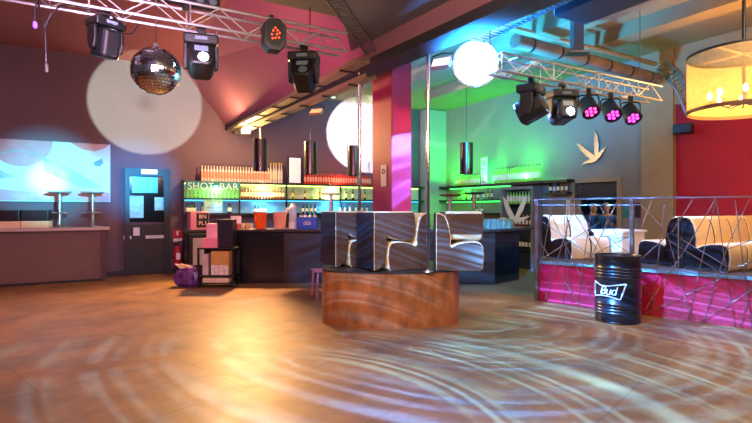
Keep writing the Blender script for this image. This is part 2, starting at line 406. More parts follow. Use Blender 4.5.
q = MB(); q.prism([(.318, .03), (.33, .03), (.33, .29), (.318, .29)], (0, -CW/2+.02, 0), (1, 0, 0), (0, 0, 1), (0, CW-.04, 0)); q.build('front_panel', M['laminate'], c_)
# pink chair behind
t = thing('plastic_chair', 'pink plastic chair half hidden behind the left end of the podium', 'chair', (at(326, 260, 8.6).x, 8.6, 0), math.radians(200))
q = MB(); sh = [(-.2, 0), (.2, 0), (.22, .2), (.19, .42), (.12, .47), (-.12, .47), (-.19, .42), (-.22, .2)]
q.prism(sh, (-.22, 0, .46), (0, 1, 0), (-.12, 0, 1), (.03, 0, 0)); q.build('backrest', M['pinkplastic'], t, bevel=.01)
q = MB(); q.box((0, 0, .45), (.44, .43, .03)); q.build('seat', M['pinkplastic'], t, bevel=.012)
for x in (-.17, .18):
    for y in (-.17, .17):
        q = MB(); q.cyl((x*1.15, y*1.15, 0), (x, y, .44), .014, .018, 8); q.build('leg', M['pinkplastic'], t)

# ------------------------------------------------------------------ bar
BARF = [Vector((at(236, 0, 10.1).x, 10.1, 0)), Vector((at(495, 0, 9.95).x, 9.95, 0)), Vector((at(519, 0, 10.65).x, 10.65, 0))]
bar = thing('bar_counter', 'long dark bar counter running behind the podium', 'bar', (0, 10.4, 0))
def strip(pts, depth, z0, z1):
    q = MB(); n = len(pts); back = []
    for i, p in enumerate(pts):
        d = (pts[min(i+1, n-1)]-pts[max(i-1, 0)]).normalized(); back.append(p+Vector((-d.y, d.x, 0))*depth)
    poly = pts+back[::-1]; m_ = len(poly)
    q.add([p+Vector((0, 0, z0)) for p in poly]+[p+Vector((0, 0, z1)) for p in poly], [tuple(range(m_-1, -1, -1)), tuple(range(m_, 2*m_))]+[(i, (i+1) % m_, m_+(i+1) % m_, m_+i) for i in range(m_)]); return q
xs = [at(px, 0, 10.1).x for px in (236, 284, 475)]
q = strip([Vector((xs[0], 10.1, 0)), Vector((xs[1], 10.1, 0))], .55, 0, 1.04); child_world(q, 'black_front_panel', M['blackgloss'], bar)
q = strip([Vector((xs[1], 10.1, 0)), BARF[1]], .55, 0, 1.04); child_world(q, 'brown_front_panel', M['barbrown'], bar)
q = strip([BARF[1]+Vector((.005, .005, 0)), BARF[2]], .5, 0, 1.04); child_world(q, 'angled_front_panel', M['blackgloss'], bar)
off = Vector((0, -.07, 0))
q = strip([BARF[0]+off+Vector((-.03, 0, 0)), BARF[1]+off, BARF[2]+Vector((.08, -.03, 0)), BARF[2]+Vector((.75, .75, 0))], .66, 1.045, 1.095); child_world(q, 'counter_top', M['counter'], bar, bevel=.008)
q = MB(); p = BARF[0]; q.box((p.x-.04, p.y-.05, .56), (.05, .1, 1.12)); child_world(q, 'end_post', M['darkmetal'], bar)

def shelf_thing(name, label, cat, loc=(0, 0, 0)): return thing(name, label, cat, loc)
# shelves on the left wall
SH = .30
def uz(py, px): 
    u = on_wall(px, -SH); D = R(u, -SH).y; return zat(py, D)
ZS1 = 2.16; ZS2 = 1.76; ZS3 = 1.39; ZC = 1.02
uS0, uS1 = on_wall(184, -SH), UC-.8
sw = thing('back_bar_shelving', 'long three tier lit bottle shelving on wall behind the left bar', 'shelving', R(uS0+3, -.15, 0), R30)
L_ = uS1-uS0
def lx(u): return u-(uS0+3)
for z, lab in ((ZS1, None), (ZS2, None), (ZS3, None)):
    q = MB(); q.box((lx((uS0+uS1)/2), 0, z-.02), (L_, SH, .04)); q.build('shelf', M['darkmetal'], sw)
for u in (uS0+.02, on_wall(240, -.1), on_wall(287, -.1), on_wall(341, -.1), uS1-.02):
    q = MB(); q.box((lx(u), .1, 1.6), (.03, .06, 1.2)); q.build('upright', M['darkmetal'], sw)
led = mat('led_warm_green', '#d8ff7a', .5, vary=0, emit=5); ledg = mat('led_green', '#38ff5a', .5, vary=0, emit=7); ledb = mat('led_cyan', '#4fd0ff', .5, vary=0, emit=3.)
q = MB(); q.box((lx((uS0+uS1)/2), .12, ZS1-.05), (L_-.1, .02, .015)); q.build('led_strip', led, sw)
q = MB(); q.box((lx((uS0+uS1)/2), .12, ZS2-.05), (L_-.1, .02, .015)); q.build('led_strip', ledb, sw)
q = MB(); q.box((lx((uS0+uS1)/2), .135, (ZS1+ZS2)/2-.02), (L_-.05, .015, ZS1-ZS2-.06)); q.build('back_panel', mat('pale_back_panel', '#cfe0b8', .5), sw)
q = MB(); q.box((lx((uS0+uS1)/2), .135, (ZS2+ZS3)/2-.02), (L_-.05, .015, ZS2-ZS3-.06)); q.build('back_panel', mat('blue_back_panel', '#7fb4cc', .5), sw)
bc = thing('back_counter', 'low dark back counter under the bottle shelves', 'counter', R(uS0+3.3, -.3, 0), R30)
q = MB(); q.box((lx((uS0+uS1)/2)-.3, .0, .49), (L_, .5, .98)); q.build('cabinet_body', M['black'], bc)
q = MB(); q.box((lx((uS0+uS1)/2)-.3, -.01, 1.0), (L_+.06, .56, .04)); q.build('worktop', M['counter'], bc)

# bottle kinds
def bottle(name, h, r, glass, label, capm):
    q = MB()
    q.lathe([(r*.9, 0), (r, .01), (r, h*.18), (r*1.01, h*.19), (r*1.01, h*.42), (r, h*.43), (r, h*.55), (r*.75, h*.64), (r*.36, h*.74), (r*.34, h*.88), (r*.4, h*.885), (r*.4, h), (0, h)], seg=10,
            mis=[0, 0, 0, 1, 1, 1, 0, 0, 0, 0, 2, 2])
    me = q.build(name, [glass, label, capm], smooth=True); m = me.data; bpy.data.objects.remove(me); return m
G = dict(clear=mat('pale_bottle_glass', '#e6d8cf', .15, vary=.02), peach=mat('peach_bottle_glass', '#f0a58c', .15, vary=.02), red=mat('red_lit_bottle_tint', '#e04a32', .18, vary=.05),  # reddish light on the right row is put into the red tint
         amber=mat('amber_bottle_glass', '#8a3420', .15, vary=.05), green=mat('green_bottle_glass', '#2f7a2a', .15, vary=.05), lime=mat('lime_bottle_glass', '#a6e05a', .15, vary=.05), dark=mat('dark_bottle_glass', '#1c2a26', .12, vary=.05), blue=mat('blue_bottle_glass', '#3a8ad0', .12, vary=.05))
CAPS = dict(dark=M['cork'], silver=M['metal'], red=mat('red_cap', '#b02020', .4), cream=mat('cream_label', '#f0e4cf', .6), yellow=mat('yellow_label', '#e8c060', .6))
KIND = {
 'clear': bottle('b1', .43, .031, G['clear'], G['peach'], CAPS['dark']), 'tall': bottle('b2', .52, .034, G['clear'], CAPS['cream'], CAPS['yellow']),
 'red': bottle('b3', .34, .031, G['red'], G['peach'], CAPS['dark']), 'amber': bottle('b4', .29, .03, G['amber'], CAPS['cream'], CAPS['yellow']),
 'lime': bottle('b5', .42, .033, G['lime'], CAPS['cream'], CAPS['dark']), 'green': bottle('b6', .3, .036, G['green'], CAPS['yellow'], CAPS['red']),
 'dark': bottle('b7', .3, .036, G['dark'], CAPS['cream'], CAPS['dark']), 'blue': bottle('b8', .27, .033, G['blue'], CAPS['cream'], CAPS['silver']),
 'mini': bottle('b9', .16, .024, G['green'], G['lime'], CAPS['dark']),
}
def put(kind, loc, label, group=None, name='bottle', cat='bottle', s=1.):
    o = bpy.data.objects.new(name, KIND[kind]); COL.objects.link(o); o.location = loc; o.rotation_euler = (0, 0, random.random()*6); o.scale = (1, 1, s)
    return tag(o, label, cat, group)
# top shelf, left wall
u0, u1 = on_wall(202, -.17), on_wall(284, -.17); k = int((u1-u0)/.07)
for i in range(k):
    u = u0+i*(u1-u0)/k
    if u > u1-.42: put('tall', R(u, -.17-.03*(i % 2), ZS1), 'taller pale bottle on left bar top shelf just left of the white lit poster', 'tall bottles beside the lit poster')
    else: put('clear', R(u, -.19, ZS1), 'pale peach bottle in the row at left end of the top shelf', 'pale bottles on the top shelf')
u0, u1 = on_wall(305, -.17), on_wall(372, -.17); k = int((u1-u0)/.075)
for i in range(k): put('red', R(u0+i*(u1-u0)/k, -.19, ZS1), 'bottle tinted as if lit red in the row on the top shelf right of lit poster', 'red lit bottles on the top shelf')
u0, u1 = on_wall(242, -.17), on_wall(286, -.17); k = int((u1-u0)/.075)
for i in range(k): put('amber', R(u0+i*(u1-u0)/k, -.19, ZS2), 'amber bottle with cream label in the middle shelf row beside the lettered sign', 'amber bottles on the middle shelf')
for px, kd, lb in ((293, 'green', 'green bottle first on the green lit middle shelf'), (305, 'amber', 'amber bottle alone on green lit middle shelf'), (312, 'lime', 'lime bottle on the green lit middle shelf'), (320, 'green', 'green bottle beside the stool on bar, middle shelf'), (346, 'dark', 'dark bottle on the middle shelf left of the dance pole'), (353, 'dark', 'dark bottle on the middle shelf against the dance pole'), (365, 'green', 'green bottle on the middle shelf between dance pole and column')):
    put(kd, R(on_wall(px, -.17), -.17, ZS2), lb)
for i in range(12): put('mini', R(on_wall(190+i*4.1, -.2), -.2, ZS2), 'small green shot bottle behind the lettered glass sign', 'shot bottles behind the sign')
for i in range(9):
    px = 187+i*1.9 if i < 7 else 216+i
    put('dark', R(on_wall(px+(6 if i > 4 else 0), -.18), -.18, ZS3), 'dark bottle on the lowest shelf at its left end', 'dark bottles on the lowest shelf', s=.85)
for i, px in enumerate((255, 258.5, 262, 265.5)): put('dark', R(on_wall(px, -.18), -.18, ZS3), 'dark bottle on the lowest shelf above the orange bucket', 'dark bottles above the bucket', s=.7)
for i, px in enumerate((303, 307, 311, 315)): put('dark', R(on_wall(px, -.18), -.18, ZS3), 'dark bottle on the lowest shelf above the blue crate', 'dark bottles above the crate', s=.8)
for i, px in enumerate((340, 345, 350, 356, 362, 367)): put('blue', R(on_wall(px, -.18), -.18, ZS3), 'blue lit bottle on lowest shelf left of the column', 'blue bottles left of the column')

# lettered glass sign
us0, us1 = on_wall(186, -.34), on_wall(240, -.34)
sg = thing('shot_sign', 'translucent green sign with white capital letters hung on front of shelves', 'sign', R((us0+us1)/2, -.34, (ZS1+ZS2)/2-.01), R30)
SW = us1-us0
gs = mat('green_sign_glass', '#7fdc8c', .15, vary=.03, alpha=.35)
q = MB(); q.box((0, 0, 0), (SW, .012, .40)); q.build('glass_panel', gs, sg)
q = MB(); q.box((0, -.008, .13), (SW, .006, .14)); q.build('header_band', mat('teal_band', '#2a8a90', .3, vary=.03), sg)
for tx_, xc, wf_ in (('SHOT', -.235, .47), ('BAR', .285, .37)):
    o = text_part(tx_, .235, 'lettering', mat('sign_letter_white', '#cdeef0', .5, vary=0), sg, .003, 1.06); o.location = (SW*xc, -.014, .08); o.rotation_euler = UPRIGHT
    bx = max(abs(v.co.x) for v in o.data.vertices)*2; o.scale = (SW*wf_/bx, 1, 1)
q = MB(); 
for x, z, a, b in ((0, .2, SW, .014), (0, -.2, SW, .014), (-SW/2, 0, .014, .41), (SW/2, 0, .014, .41)): q.box((x, 0, z), (a, .02, b))
q.build('sign_frame', M['darkmetal'], sg)
# paper list under it
def paper(name, label, loc, w, h, lines, rz=R30, m='white', ts=.05):
    t = thing(name, label, 'sign', loc, rz)
    q = MB(); q.box((0, 0, h/2), (w, .01, h)); q.build('sheet', M[m] if m in M else m, t)
    for i, (tx, sc, z) in enumerate(lines):
        o = text_part(tx, ts*sc, 'lettering', M['ink'], t, .001); o.location = (0, -.007, z); o.rotation_euler = UPRIGHT
        bx = max([abs(v.co.x) for v in o.data.vertices]+[.001])*2
        if bx > w*.9: o.scale = (w*.9/bx, 1, 1)
    return t
pw = on_wall(222.5, -.36)-on_wall(204, -.36)
paper('price_list', 'white printed price list hanging below the lettered green sign', R(on_wall(213.3, -.36), -.36, ZS3+.02), pw, .31, [('SHOTER X6', 1.2, .275), ('6 X 2 CL', .9, .2), ('METRE 10 X', 1.2, .12), ('2 CL', .9, .045)], R30, mat('list_paper', '#8f9ca6', .7, vary=.02))
# lit poster on the top shelf
up = on_wall(295, -.2); pt = thing('lit_poster', 'glowing white framed poster standing on the top shelf', 'poster', R(up, -.17, ZS1), R30)
q = MB(); q.box((0, 0, .35), (.36, .05, .70)); q.build('frame', M['darkmetal'], pt)
q = MB(); q.box((0, -.028, .35), (.31, .006, .65)); q.build('light_panel', mat('poster_light', '#e8eef6', .5, vary=.3, scale=9, emit=.45), pt)
# row of small things behind bar on the back counter : till etc
# ------------------------------------------------------------------ things on and beside the bar's left end
t = thing('chalkboard_box', 'pink box with a chalk lettered black panel standing on back counter', 'box', R(on_wall(198, -.42), -.42, 1.02), R30+.1)
q = MB(); q.box((0, 0, .21), (.42, .3, .42)); q.build('case', M['pinkplastic'], t, bevel=.01)
q = MB(); q.box((.06, -.155, .22), (.27, .01, .33)); q.build('black_panel', M['black'], t)
for i, tx in enumerate(('BN', 'PL1')):
    o = text_part(tx, .13, 'lettering', mat('chalk_pink', '#f5b8c8', .7, vary=0), t, .001); o.location = (.06, -.163, .30-.15*i); o.rotation_euler = UPRIGHT
# open cart
t = thing('drinks_trolley', 'black open shelf trolley at the left end of the bar', 'trolley', (at(219, 0, 9.75).x, 9.75, 0))
W_ = 36/F*9.75
for z, nm in ((.745, 'top_shelf'), (.22, 'lower_shelf'), (.08, 'bottom_shelf')):
    q = MB(); q.box((0, 0, z), (W_, .44, .03)); q.build(nm, M['black'], t)
for x in (-W_/2+.02, W_/2-.02):
    for y in (-.2, .2):
        q = MB(); q.box((x, y, .38), (.035, .035, .75)); q.build('post', M['black'], t)
q = MB(); q.box((0, .21, .42), (W_-.05, .01, .65)); q.build('back_panel', M['black'], t)
ct = thing('gold_carton', 'gold and white carton inside the black trolley', 'carton', (at(222, 0, 9.7).x, 9.72, .235))
q = MB(); q.box((0, 0, .23), (.34, .3, .46)); q.build('carton_body', M['gold'], ct)
q = MB(); q.box((0, -.154, .1), (.33, .006, .19)); q.build('printed_band', mat('white_print', '#cfc6b4', .6, vary=.3, scale=18), ct)
ct = thing('pale_carton', 'pale flat carton on the lower shelf of the trolley', 'carton', (at(218, 0, 9.7).x, 9.72, .095))
q = MB(); q.box((0, 0, .045), (.5, .32, .09)); q.build('carton_body', mat('pale_card', '#d8c29c', .7), ct)
ct = thing('white_bottle_crate', 'narrow white crate in trolley left of the gold carton', 'crate', (at(207.5, 0, 9.7).x, 9.72, .235))
q = MB(); q.box((0, 0, .2), (.11, .28, .4)); q.build('crate_body', mat('pale_crate', '#b6a8a0', .6, vary=.2), ct)
ct = thing('pink_carton', 'wide pink carton on the trolley under a smaller pink one', 'carton', (at(212.3, 0, 9.7).x, 9.66, .76))
q = MB(); q.box((0, 0, .09), (.29, .26, .18)); q.build('carton_body', M['pinkplastic'], ct, bevel=.006)
ct = thing('pink_carton', 'smaller pink carton stacked on the wide pink one on trolley', 'carton', (at(214.2, 0, 9.7).x, 9.66, .941))
q = MB(); q.box((0, 0, .14), (.2, .22, .28)); q.build('carton_body', mat('pale_pink_card', '#e7a4b0', .6), ct, bevel=.006)
ct = thing('black_box', 'tall black box on the trolley beside the pink cartons', 'box', (at(227, 0, 9.75).x, 9.75, .76))
q = MB(); q.box((0, 0, .27), (.30, .3, .54)); q.build('box_body', M['blackv'], ct, bevel=.01)
ct = thing('fridge', 'dark fridge with pale door standing against the wall under the pink chalk box', 'fridge', R(on_wall(197, -.72), -.72, 0), R30)
q = MB(); q.box((0, 0, .47), (.4, .36, .94)); q.build('cabinet', M['black'], ct, bevel=.01)
q = MB(); q.box((.0, -.185, .55), (.24, .012, .6)); q.build('door', mat('pale_fridge_door', '#a9a096', .4), ct)
# bag
bgp = floor_at(191, 286)
bg = thing('bin_bag', 'crumpled dark purple bag with pale wrappings on floor by trolley', 'bag', (bgp.x-.02, bgp.y-.05, 0))
q = MB(); prof = [(.0, .0), (.2, 0), (.27, .07), (.28, .17), (.22, .29), (.13, .37), (.06, .41), (0, .42)]; q.lathe(prof, seg=22, sy=.7)
for v in q.v:
    a = math.atan2(v.y, v.x); v.x *= 1+.13*math.sin(5*a+9*v.z)+.06*math.sin(11*a); v.y *= 1+.12*math.sin(4*a+7*v.z)
q.build('bag_body', M['purplebag'], bg)
q = MB()
for i in range(7):
    a = i*.9; q.tube([(-.1+.04*math.cos(a), -.08+.03*math.sin(a), .36), (-.14+.05*i*.4*math.cos(a*2), -.1, .43+.02*math.sin(a*3)), (-.02+.05*math.sin(a*3), -.1, .40+.03*math.cos(a)), (.08, -.06+.02*i*.3, .37)], .014)
q.build('wrapping', mat('cream_wrapping', '#e0c49a', .6, vary=.2), bg)
# extinguisher + sign
ue = on_wall(177.5, -.1)
ex = thing('fire_extinguisher', 'red fire extinguisher on the wall right of the dark door', 'extinguisher', R(ue, -.12, .16), R30)
q = MB(); q.lathe([(.07, 0), (.085, .02), (.085, .38), (.06, .45), (.028, .48), (.028, .5)], seg=18); q.build('cylinder', M['redpaint'], ex, smooth=True)
q = MB(); q.box((0, 0, .53), (.05, .05, .06)); q.bar((-.01, 0, .57), (.12, 0, .6), .02, .015); q.build('valve', M['black'], ex)
q = MB(); q.tube([(-.02, 0, .53), (-.1, -.02, .52), (-.135, -.02, .4), (-.12, -.03, .2)], .013); q.build('hose', M['black'], ex, smooth=True)
q = MB(); q.box((0, -.084, .24), (.09, .012, .15)); q.build('instruction_label', M['white'], ex)
q = MB(); q.box((0, .10, .3), (.08, .03, .1)); q.build('wall_bracket', M['black'], ex)
es = thing('extinguisher_sign', 'small red and white sign above the fire extinguisher', 'sign', R(ue+.02, -.01, .83), R30)
q = MB(); q.box((0, 0, .09), (.2, .012, .2)); q.build('plate', M['redpaint'], es)
q = MB(); q.box((-.01, -.008, .1), (.04, .004, .1)); q.box((.025, -.008, .14), (.05, .004, .015)); q.build('pictogram', M['white'], es)
q = MB(); q.box((0, 0, -.06), (.2, .012, .07)); q.build('text_strip', M['white'], es)

# on the bar counter
ZB = 1.096
def bpos(px, D=10.3): return Vector((at(px, 0, D).x, D, ZB))
t = thing('bucket', 'orange plastic bucket on the bar counter', 'bucket', bpos(260.5))
q = MB(); q.lathe([(.10, 0), (.135, .31), (.145, .31), (.145, .33), (.128, .33), (.095, .01), (0, .01)], seg=24); q.build('bucket_body', M['orange'], t, smooth=True)
q = MB(); q.tube([(-.14, 0, .32), (-.1, -.1, .26), (0, -.15, .22), (.1, -.1, .26), (.14, 0, .32)], .005); q.build('handle', M['metal'], t)
t = thing('ice_bucket', 'pink tinted clear ice bucket on bar right of the orange one', 'bucket', bpos(280))
ice = mat('pink_clear_plastic', '#e6a896', .15, vary=.1, alpha=.75)
q = MB(); q.lathe([(.11, 0), (.14, .33), (.15, .34), (.13, .34), (.1, .01), (0, .01)], seg=24); q.build('bucket_body', ice, t, smooth=True)
q = MB(); q.tube([(.03, .0, .02), (.1, -.02, .3), (.17, -.03, .42)], .03, 8); q.build('scoop', mat('frosted_plastic', '#d8dcda', .3), t, smooth=True)
t = thing('water_dispenser', 'tall clear and white drinks dispenser on the bar', 'dispenser', bpos(293))
q = MB(); q.cyl((0, 0, 0), (0, 0, .14), .085, .08, 20); q.build('base', M['white'], t, smooth=True)
q = MB(); q.cyl((0, 0, .14), (0, 0, .42), .075, seg=20); q.build('clear_tank', mat('milky_tank', '#cfd8da', .2, vary=.1), t, smooth=True)
q = MB(); q.lathe([(.08, .42), (.08, .45), (.04, .49), (.03, .52), (0, .52)], seg=20); q.build('lid', M['white'], t, smooth=True)
t = thing('bottle_crate', 'blue bottle crate with a white emblem on the bar', 'crate', bpos(308))
q = MB(); q.box((0, 0, .12), (.40, .28, .24)); q.build('crate_body', M['bluep'], t, bevel=.012)
q = MB()
for a in (-.05, 0, .05): q.tube([(a-.02, 0, .0), (a, 0, .05 if a else .07), (a+.02, 0, 0)], .007)
q.box((0, 0, -.015), (.15, .012, .014)); o = q.build('emblem', M['white'], t); o.location = (0, -.145, .11)
for i, (dx, dy) in enumerate(((-.14, -.05), (-.05, -.05), (.05, -.05), (.14, -.05))):
    put('blue', bpos(308)+Vector((dx, dy+.05, .2)), 'pale blue bottle standing in the blue crate', 'bottles in the blue crate', s=.5)
cupcols = ['#e86a5a', '#f0d070', '#e8e2d0', '#e05a88', '#f0b040', '#e8e8e0', '#c8d0c0']
KIND['cup'] = None
for i, hx in enumerate(cupcols):
    q = MB(); q.lathe([(.03, 0), (.042, .11), (.038, .11), (.026, .01), (0, .01)], seg=14)
    o = q.build('cup', mat('cup_%d' % i, hx, .5), smooth=True); o.location = bpos(239+i*2.1, 10.22+.07*(i % 2))
    tag(o, '%s small cup in the row left of the orange bucket' % ('salmon red', 'pale yellow', 'leftmost ivory', 'pink', 'amber yellow', 'white, second from right,', 'greenish grey')[i], 'cup', 'cups on the bar')
nt_ = paper('notice_card', 'white card propped on the bar end above the cups', bpos(236, 10.5)+Vector((0, 0, .1)), .22, .16, [], 0)
q = MB(); q.box((0, .01, -.05), (.03, .02, .1)); q.build('card_stand', M['black'], nt_)
make_stool('pale bar stool standing on the bar left of the magenta column', M['white'], bpos(331, 10.35), .3, .73)
make_stool('bar stool with reddish brown seat standing on the bar right of the column', mat('red_brown_seat', '#8a2a24', .5), bpos(450, 10.35), .8, .70)
make_stool('dark seated bar stool standing on the bar beyond the right podium chair', M['black'], bpos(474, 10.3), .2, .74)
# goose figure on the bar, bird on the wall
BIRD = [(-.42, .02), (-.33, .055), (-.22, .0), (-.13, -.04), (-.2, .25), (-.26, .52), (-.33, .62), (-.3, .35), (-.2, .1)]
def bird(name, label, cat, loc, rz, s, m, th, tilt=0):
    t = thing(name, label, cat, loc, rz)
    def P(l): return [(x*s, y*s) for x, y in l]
    body = [(-.46, -.06), (-.36, .0), (-.28, .0), (-.18, -.03), (-.02, -.02), (.16, .0), (.46, .04), (.34, -.04), (.18, -.12), (0, -.17), (-.14, -.15), (-.24, -.09), (-.34, -.06)]
    w1 = [(-.10, -.06), (-.2, .12), (-.28, .34), (-.31, .60), (-.22, .5), (-.12, .3), (-.02, .1), (.04, -.04)]
    w2 = [(.0, -.06), (.07, .1), (.17, .34), (.34, .62), (.33, .40), (.26, .2), (.17, .04), (.12, -.05)]
    for nm, l, y in (('body', body, 0), ('wing', w1, -.006), ('wing', w2, .006)):
        q = MB(); q.prism(P(l), (0, y-th/2, 0), (1, 0, 0), (0, 0, 1), (0, th, 0)); o = q.build(nm, m, t, bevel=.004); o.rotation_euler = (0, tilt, 0)
    return t
whitebird = mat('white_acrylic', '#e9f2f2', .35, vary=.03)
p = bpos(518.5, 10.55); g = bird('bird_figure', 'white flying bird cut-out standing on the right end of the bar', 'figure', (p.x, 10.9, ZB+.22), 0, .76, whitebird, .03)
q = MB(); q.box((0, 0, -.155), (.03, .03, .12)); q.box((0, 0, -.213), (.3, .12, .015)); q.build('stand', M['metal'], g)
sb = on_bar(596)
pB = R(UC-.07, -sb, zat(156, R(UC, -sb).y))
bird('bird_emblem', 'silver bird emblem mounted on the grey wall above the hatch', 'emblem', pB, R30-PI/2, .8, M['metal'], .03, math.radians(-26))
q = MB(); 
# ------------------------------------------------------------------ bar wall shelves (right)
def Bs(px, off): return on_bar(px, off)
b0, b1 = .35, on_bar(567, .3)
bs = thing('green_lit_shelf', 'long high shelf lit green along the wall above the right bar', 'shelf', R(UC-.15, -(b0+b1)/2, 2.14), R30-PI/2)
q = MB(); q.box((0, 0, 0), (b1-b0, .3, .06)); q.build('shelf_board', M['darkmetal'], bs)
q = MB(); q.box((0, .12, .04), (b1-b0-.5, .02, .015)); q.build('led_strip', ledg, bs)
q = MB(); q.box((-.9, .12, -.04), (b1-b0-2.2, .02, .015)); q.build('led_strip', ledg, bs)
l0, l1 = .35, on_bar(500, .3)
bs2 = thing('low_bottle_shelf', 'lower bottle shelf below the green lit shelf, left of dark niche', 'shelf', R(UC-.15, -(l0+l1)/2, 1.74), R30-PI/2)
q = MB(); q.box((0, 0, 0), (l1-l0, .3, .05)); q.build('shelf_board', M['darkmetal'], bs2)
q = MB(); q.box((0, .12, -.035), (l1-l0-.1, .02, .015)); q.build('led_strip', ledg, bs2)
bs3 = thing('glass_shelf', 'lowest shelf of glasses on the wall behind the right bar', 'shelf', R(UC-.15, -(l0+l1)/2, 1.38), R30-PI/2)
q = MB(); q.box((0, 0, 0), (l1-l0, .3, .04)); q.build('shelf_board', M['darkmetal'], bs3)
s0, s1 = on_bar(456, .2), on_bar(541, .2); k = int((s1-s0)/.085)
spx0, spx1 = on_bar(481, .2), on_bar(491, .2)
for i in range(k):
    s = s0+(i+.5)*(s1-s0)/k
    if spx0-.05 < s < spx1+.05: continue
    lb = ('lime lit bottle on the high green shelf left of its poster', 'bottles left of the green shelf poster') if s < spx0 else ('lime lit bottle on the high green shelf right of its poster', 'bottles right of the green shelf poster')
    put('lime', R(UC-.2, -s, 2.17), *lb, s=1. if s > spx0 else .75)
sp = (spx0+spx1)/2
pt = thing('shelf_poster', 'narrow white printed poster on the green lit high shelf', 'poster', R(UC-.26, -sp, 2.17), R30-PI/2-.25)
q = MB(); q.box((0, 0, .36), (.34, .02, .72)); q.build('sheet', M['white'], pt)
for tx, sz, z in (('XS', .2, .58), ('TE', .26, .34), ('LA', .14, .1)):
    o = text_part(tx, sz, 'lettering', mat('mauve_ink', '#8a6a8c', .6, vary=0), pt, .001); o.location = (0, -.012, z); o.rotation_euler = UPRIGHT
for i, (px, kd) in enumerate(((466, 'green'), (472, 'dark'), (478, 'amber'), (484, 'blue'), (488, 'green'), (492, 'amber'))):
    put(kd, R(UC-.18, -on_bar(px, .18), 1.765), ('green bottle, leftmost on lower shelf under the poster', 'dark bottle, second on the lower shelf under the poster', 'amber bottle, third on the lower shelf under the poster', 'blue bottle, fourth on the lower shelf under the poster', 'green bottle, fifth on the lower shelf under the poster', 'amber bottle at right end of the lower shelf by niche')[i])
for i, px in enumerate((477, 482)): put('dark', R(UC-.18, -on_bar(px, .18), 1.40), 'small dark bottle on the lowest shelf behind the right bar', 'dark bottles on lowest right shelf', s=.65)
# niche with fridge cabinet
n0, n1 = on_bar(501, .3), on_bar(534, .3)
nc = thing('bottle_cabinet', 'dark open bottle cabinet in grey frame beside the white bird', 'cabinet', R(UC-.17, -(n0+n1)/2, 0), R30-PI/2)
NW = n1-n0
q = MB()
for x in (-NW/2+.04, NW/2-.04): q.box((x, 0, 1.0), (.08, .32, 2.0))
q.box((0, 0, 2.02), (NW, .32, .07)); q.build('frame', mat('grey_cabinet_frame', '#6f7076', .5), nc)
q = MB(); q.box((0, .14, 1.0), (NW-.16, .03, 2.0)); q.build('back_board', M['shutter'], nc)
for z in (1.62, 1.05, .5):
    q = MB(); q.box((0, 0, z), (NW-.17, .28, .03)); q.build('shelf', M['darkmetal'], nc)
for i in range(9): put('lime', R(UC-.2, -(n0+.15+i*(NW-.3)/8), 1.636), 'lime lit bottle on upper shelf of the dark cabinet', 'bottles in the dark cabinet', s=.8)
for i in range(7): put('dark', R(UC-.2, -(n0+.2+i*(NW-.4)/6), .516), 'bottle on lower shelf of the dark cabinet beside the railing', 'bottles low in the dark cabinet')
for i in range(7): put('amber', R(UC-.2, -(n0+.2+i*(NW-.4)/6), 1.066), 'amber bottle on middle shelf of the dark cabinet', 'bottles at mid height in the dark cabinet')
h0, h1 = on_bar(530, .25)+.45, on_bar(566, .25)
hs = thing('small_wall_shelf', 'short dark wall shelf with mixed bottles right of the cabinet', 'shelf', R(UC-.12, -(h0+h1)/2-.0, 1.86), R30-PI/2)
q = MB(); q.box((0, 0, 0), (h1-h0, .24, .04)); q.build('shelf_board', M['darkmetal'], hs)
for i, (kd, lb) in enumerate((('dark', 'dark'), ('blue', 'pale blue'), ('dark', 'second dark'), ('amber', 'amber'), ('amber', 'rightmost amber'))):
    put(kd, R(UC-.14, -(h0+.08+i*(h1-h0-.16)/4), 1.881), '%s bottle on the short wall shelf beside the hatch' % lb, s=.85)
# glasses on the bar right
for i in range(14):
    px = 478+i*2.6
    q = MB() if i == 0 else None
    if i == 0:
        q.lathe([(.03, 0), (.036, .19), (.032, .19), (.026, .02), (0, .02)], seg=12); go = q.build('glass', mat('teal_glass', '#9fd8d0', .1, vary=.05, alpha=.6), smooth=True); gm = go.data
    else:
        go = bpy.data.objects.new('glass', gm); COL.objects.link(go)
    go.location = bpos(px, 10.35+.18*(i % 2)+max(0, (px-497)*.012)); go.location.z = ZB
    tag(go, 'tall clear glass in the row on the bar left of the white bird', 'glass', 'glasses on the right bar')
# notices / small posters beside hatch
t = paper('wall_notice', 'white notice on the wall left of the hatch', R(UC-.02, -on_bar(571), 1.32), .24, .40, [], R30-PI/2)
t = paper('dark_poster', 'dark reddish poster on wall right of the hatch', R(UC-.02, -on_bar(638.5), 1.32), .17, .3, [], R30-PI/2, mat('dark_poster_print', '#3a2430', .5, vary=.5, scale=14))
t = paper('teal_poster', 'teal poster strip on the wall right beside the hatch', R(UC-.02, -on_bar(627), 1.32), .15, .3, [], R30-PI/2, mat('teal_poster_print', '#3f7f86', .5, vary=.3, scale=14))
# wall speaker
s_ = on_bar(682, .2); p = R(UC-.16, -s_, zat(129, R(UC-.16, -s_).y))
t = thing('wall_speaker', 'small black speaker mounted high at the left edge of the red wall', 'speaker', p, R30-PI/2+.25)
q = MB(); q.box((0, 0, 0), (.30, .18, .17)); q.build('cabinet', M['black'], t, bevel=.012)
q = MB(); q.box((0, -.094, 0), (.27, .01, .14)); q.build('grille', M['darkmetal'], t)
q = MB(); q.box((0, .13, 0), (.06, .1, .06)); q.build('bracket', M['black'], t)

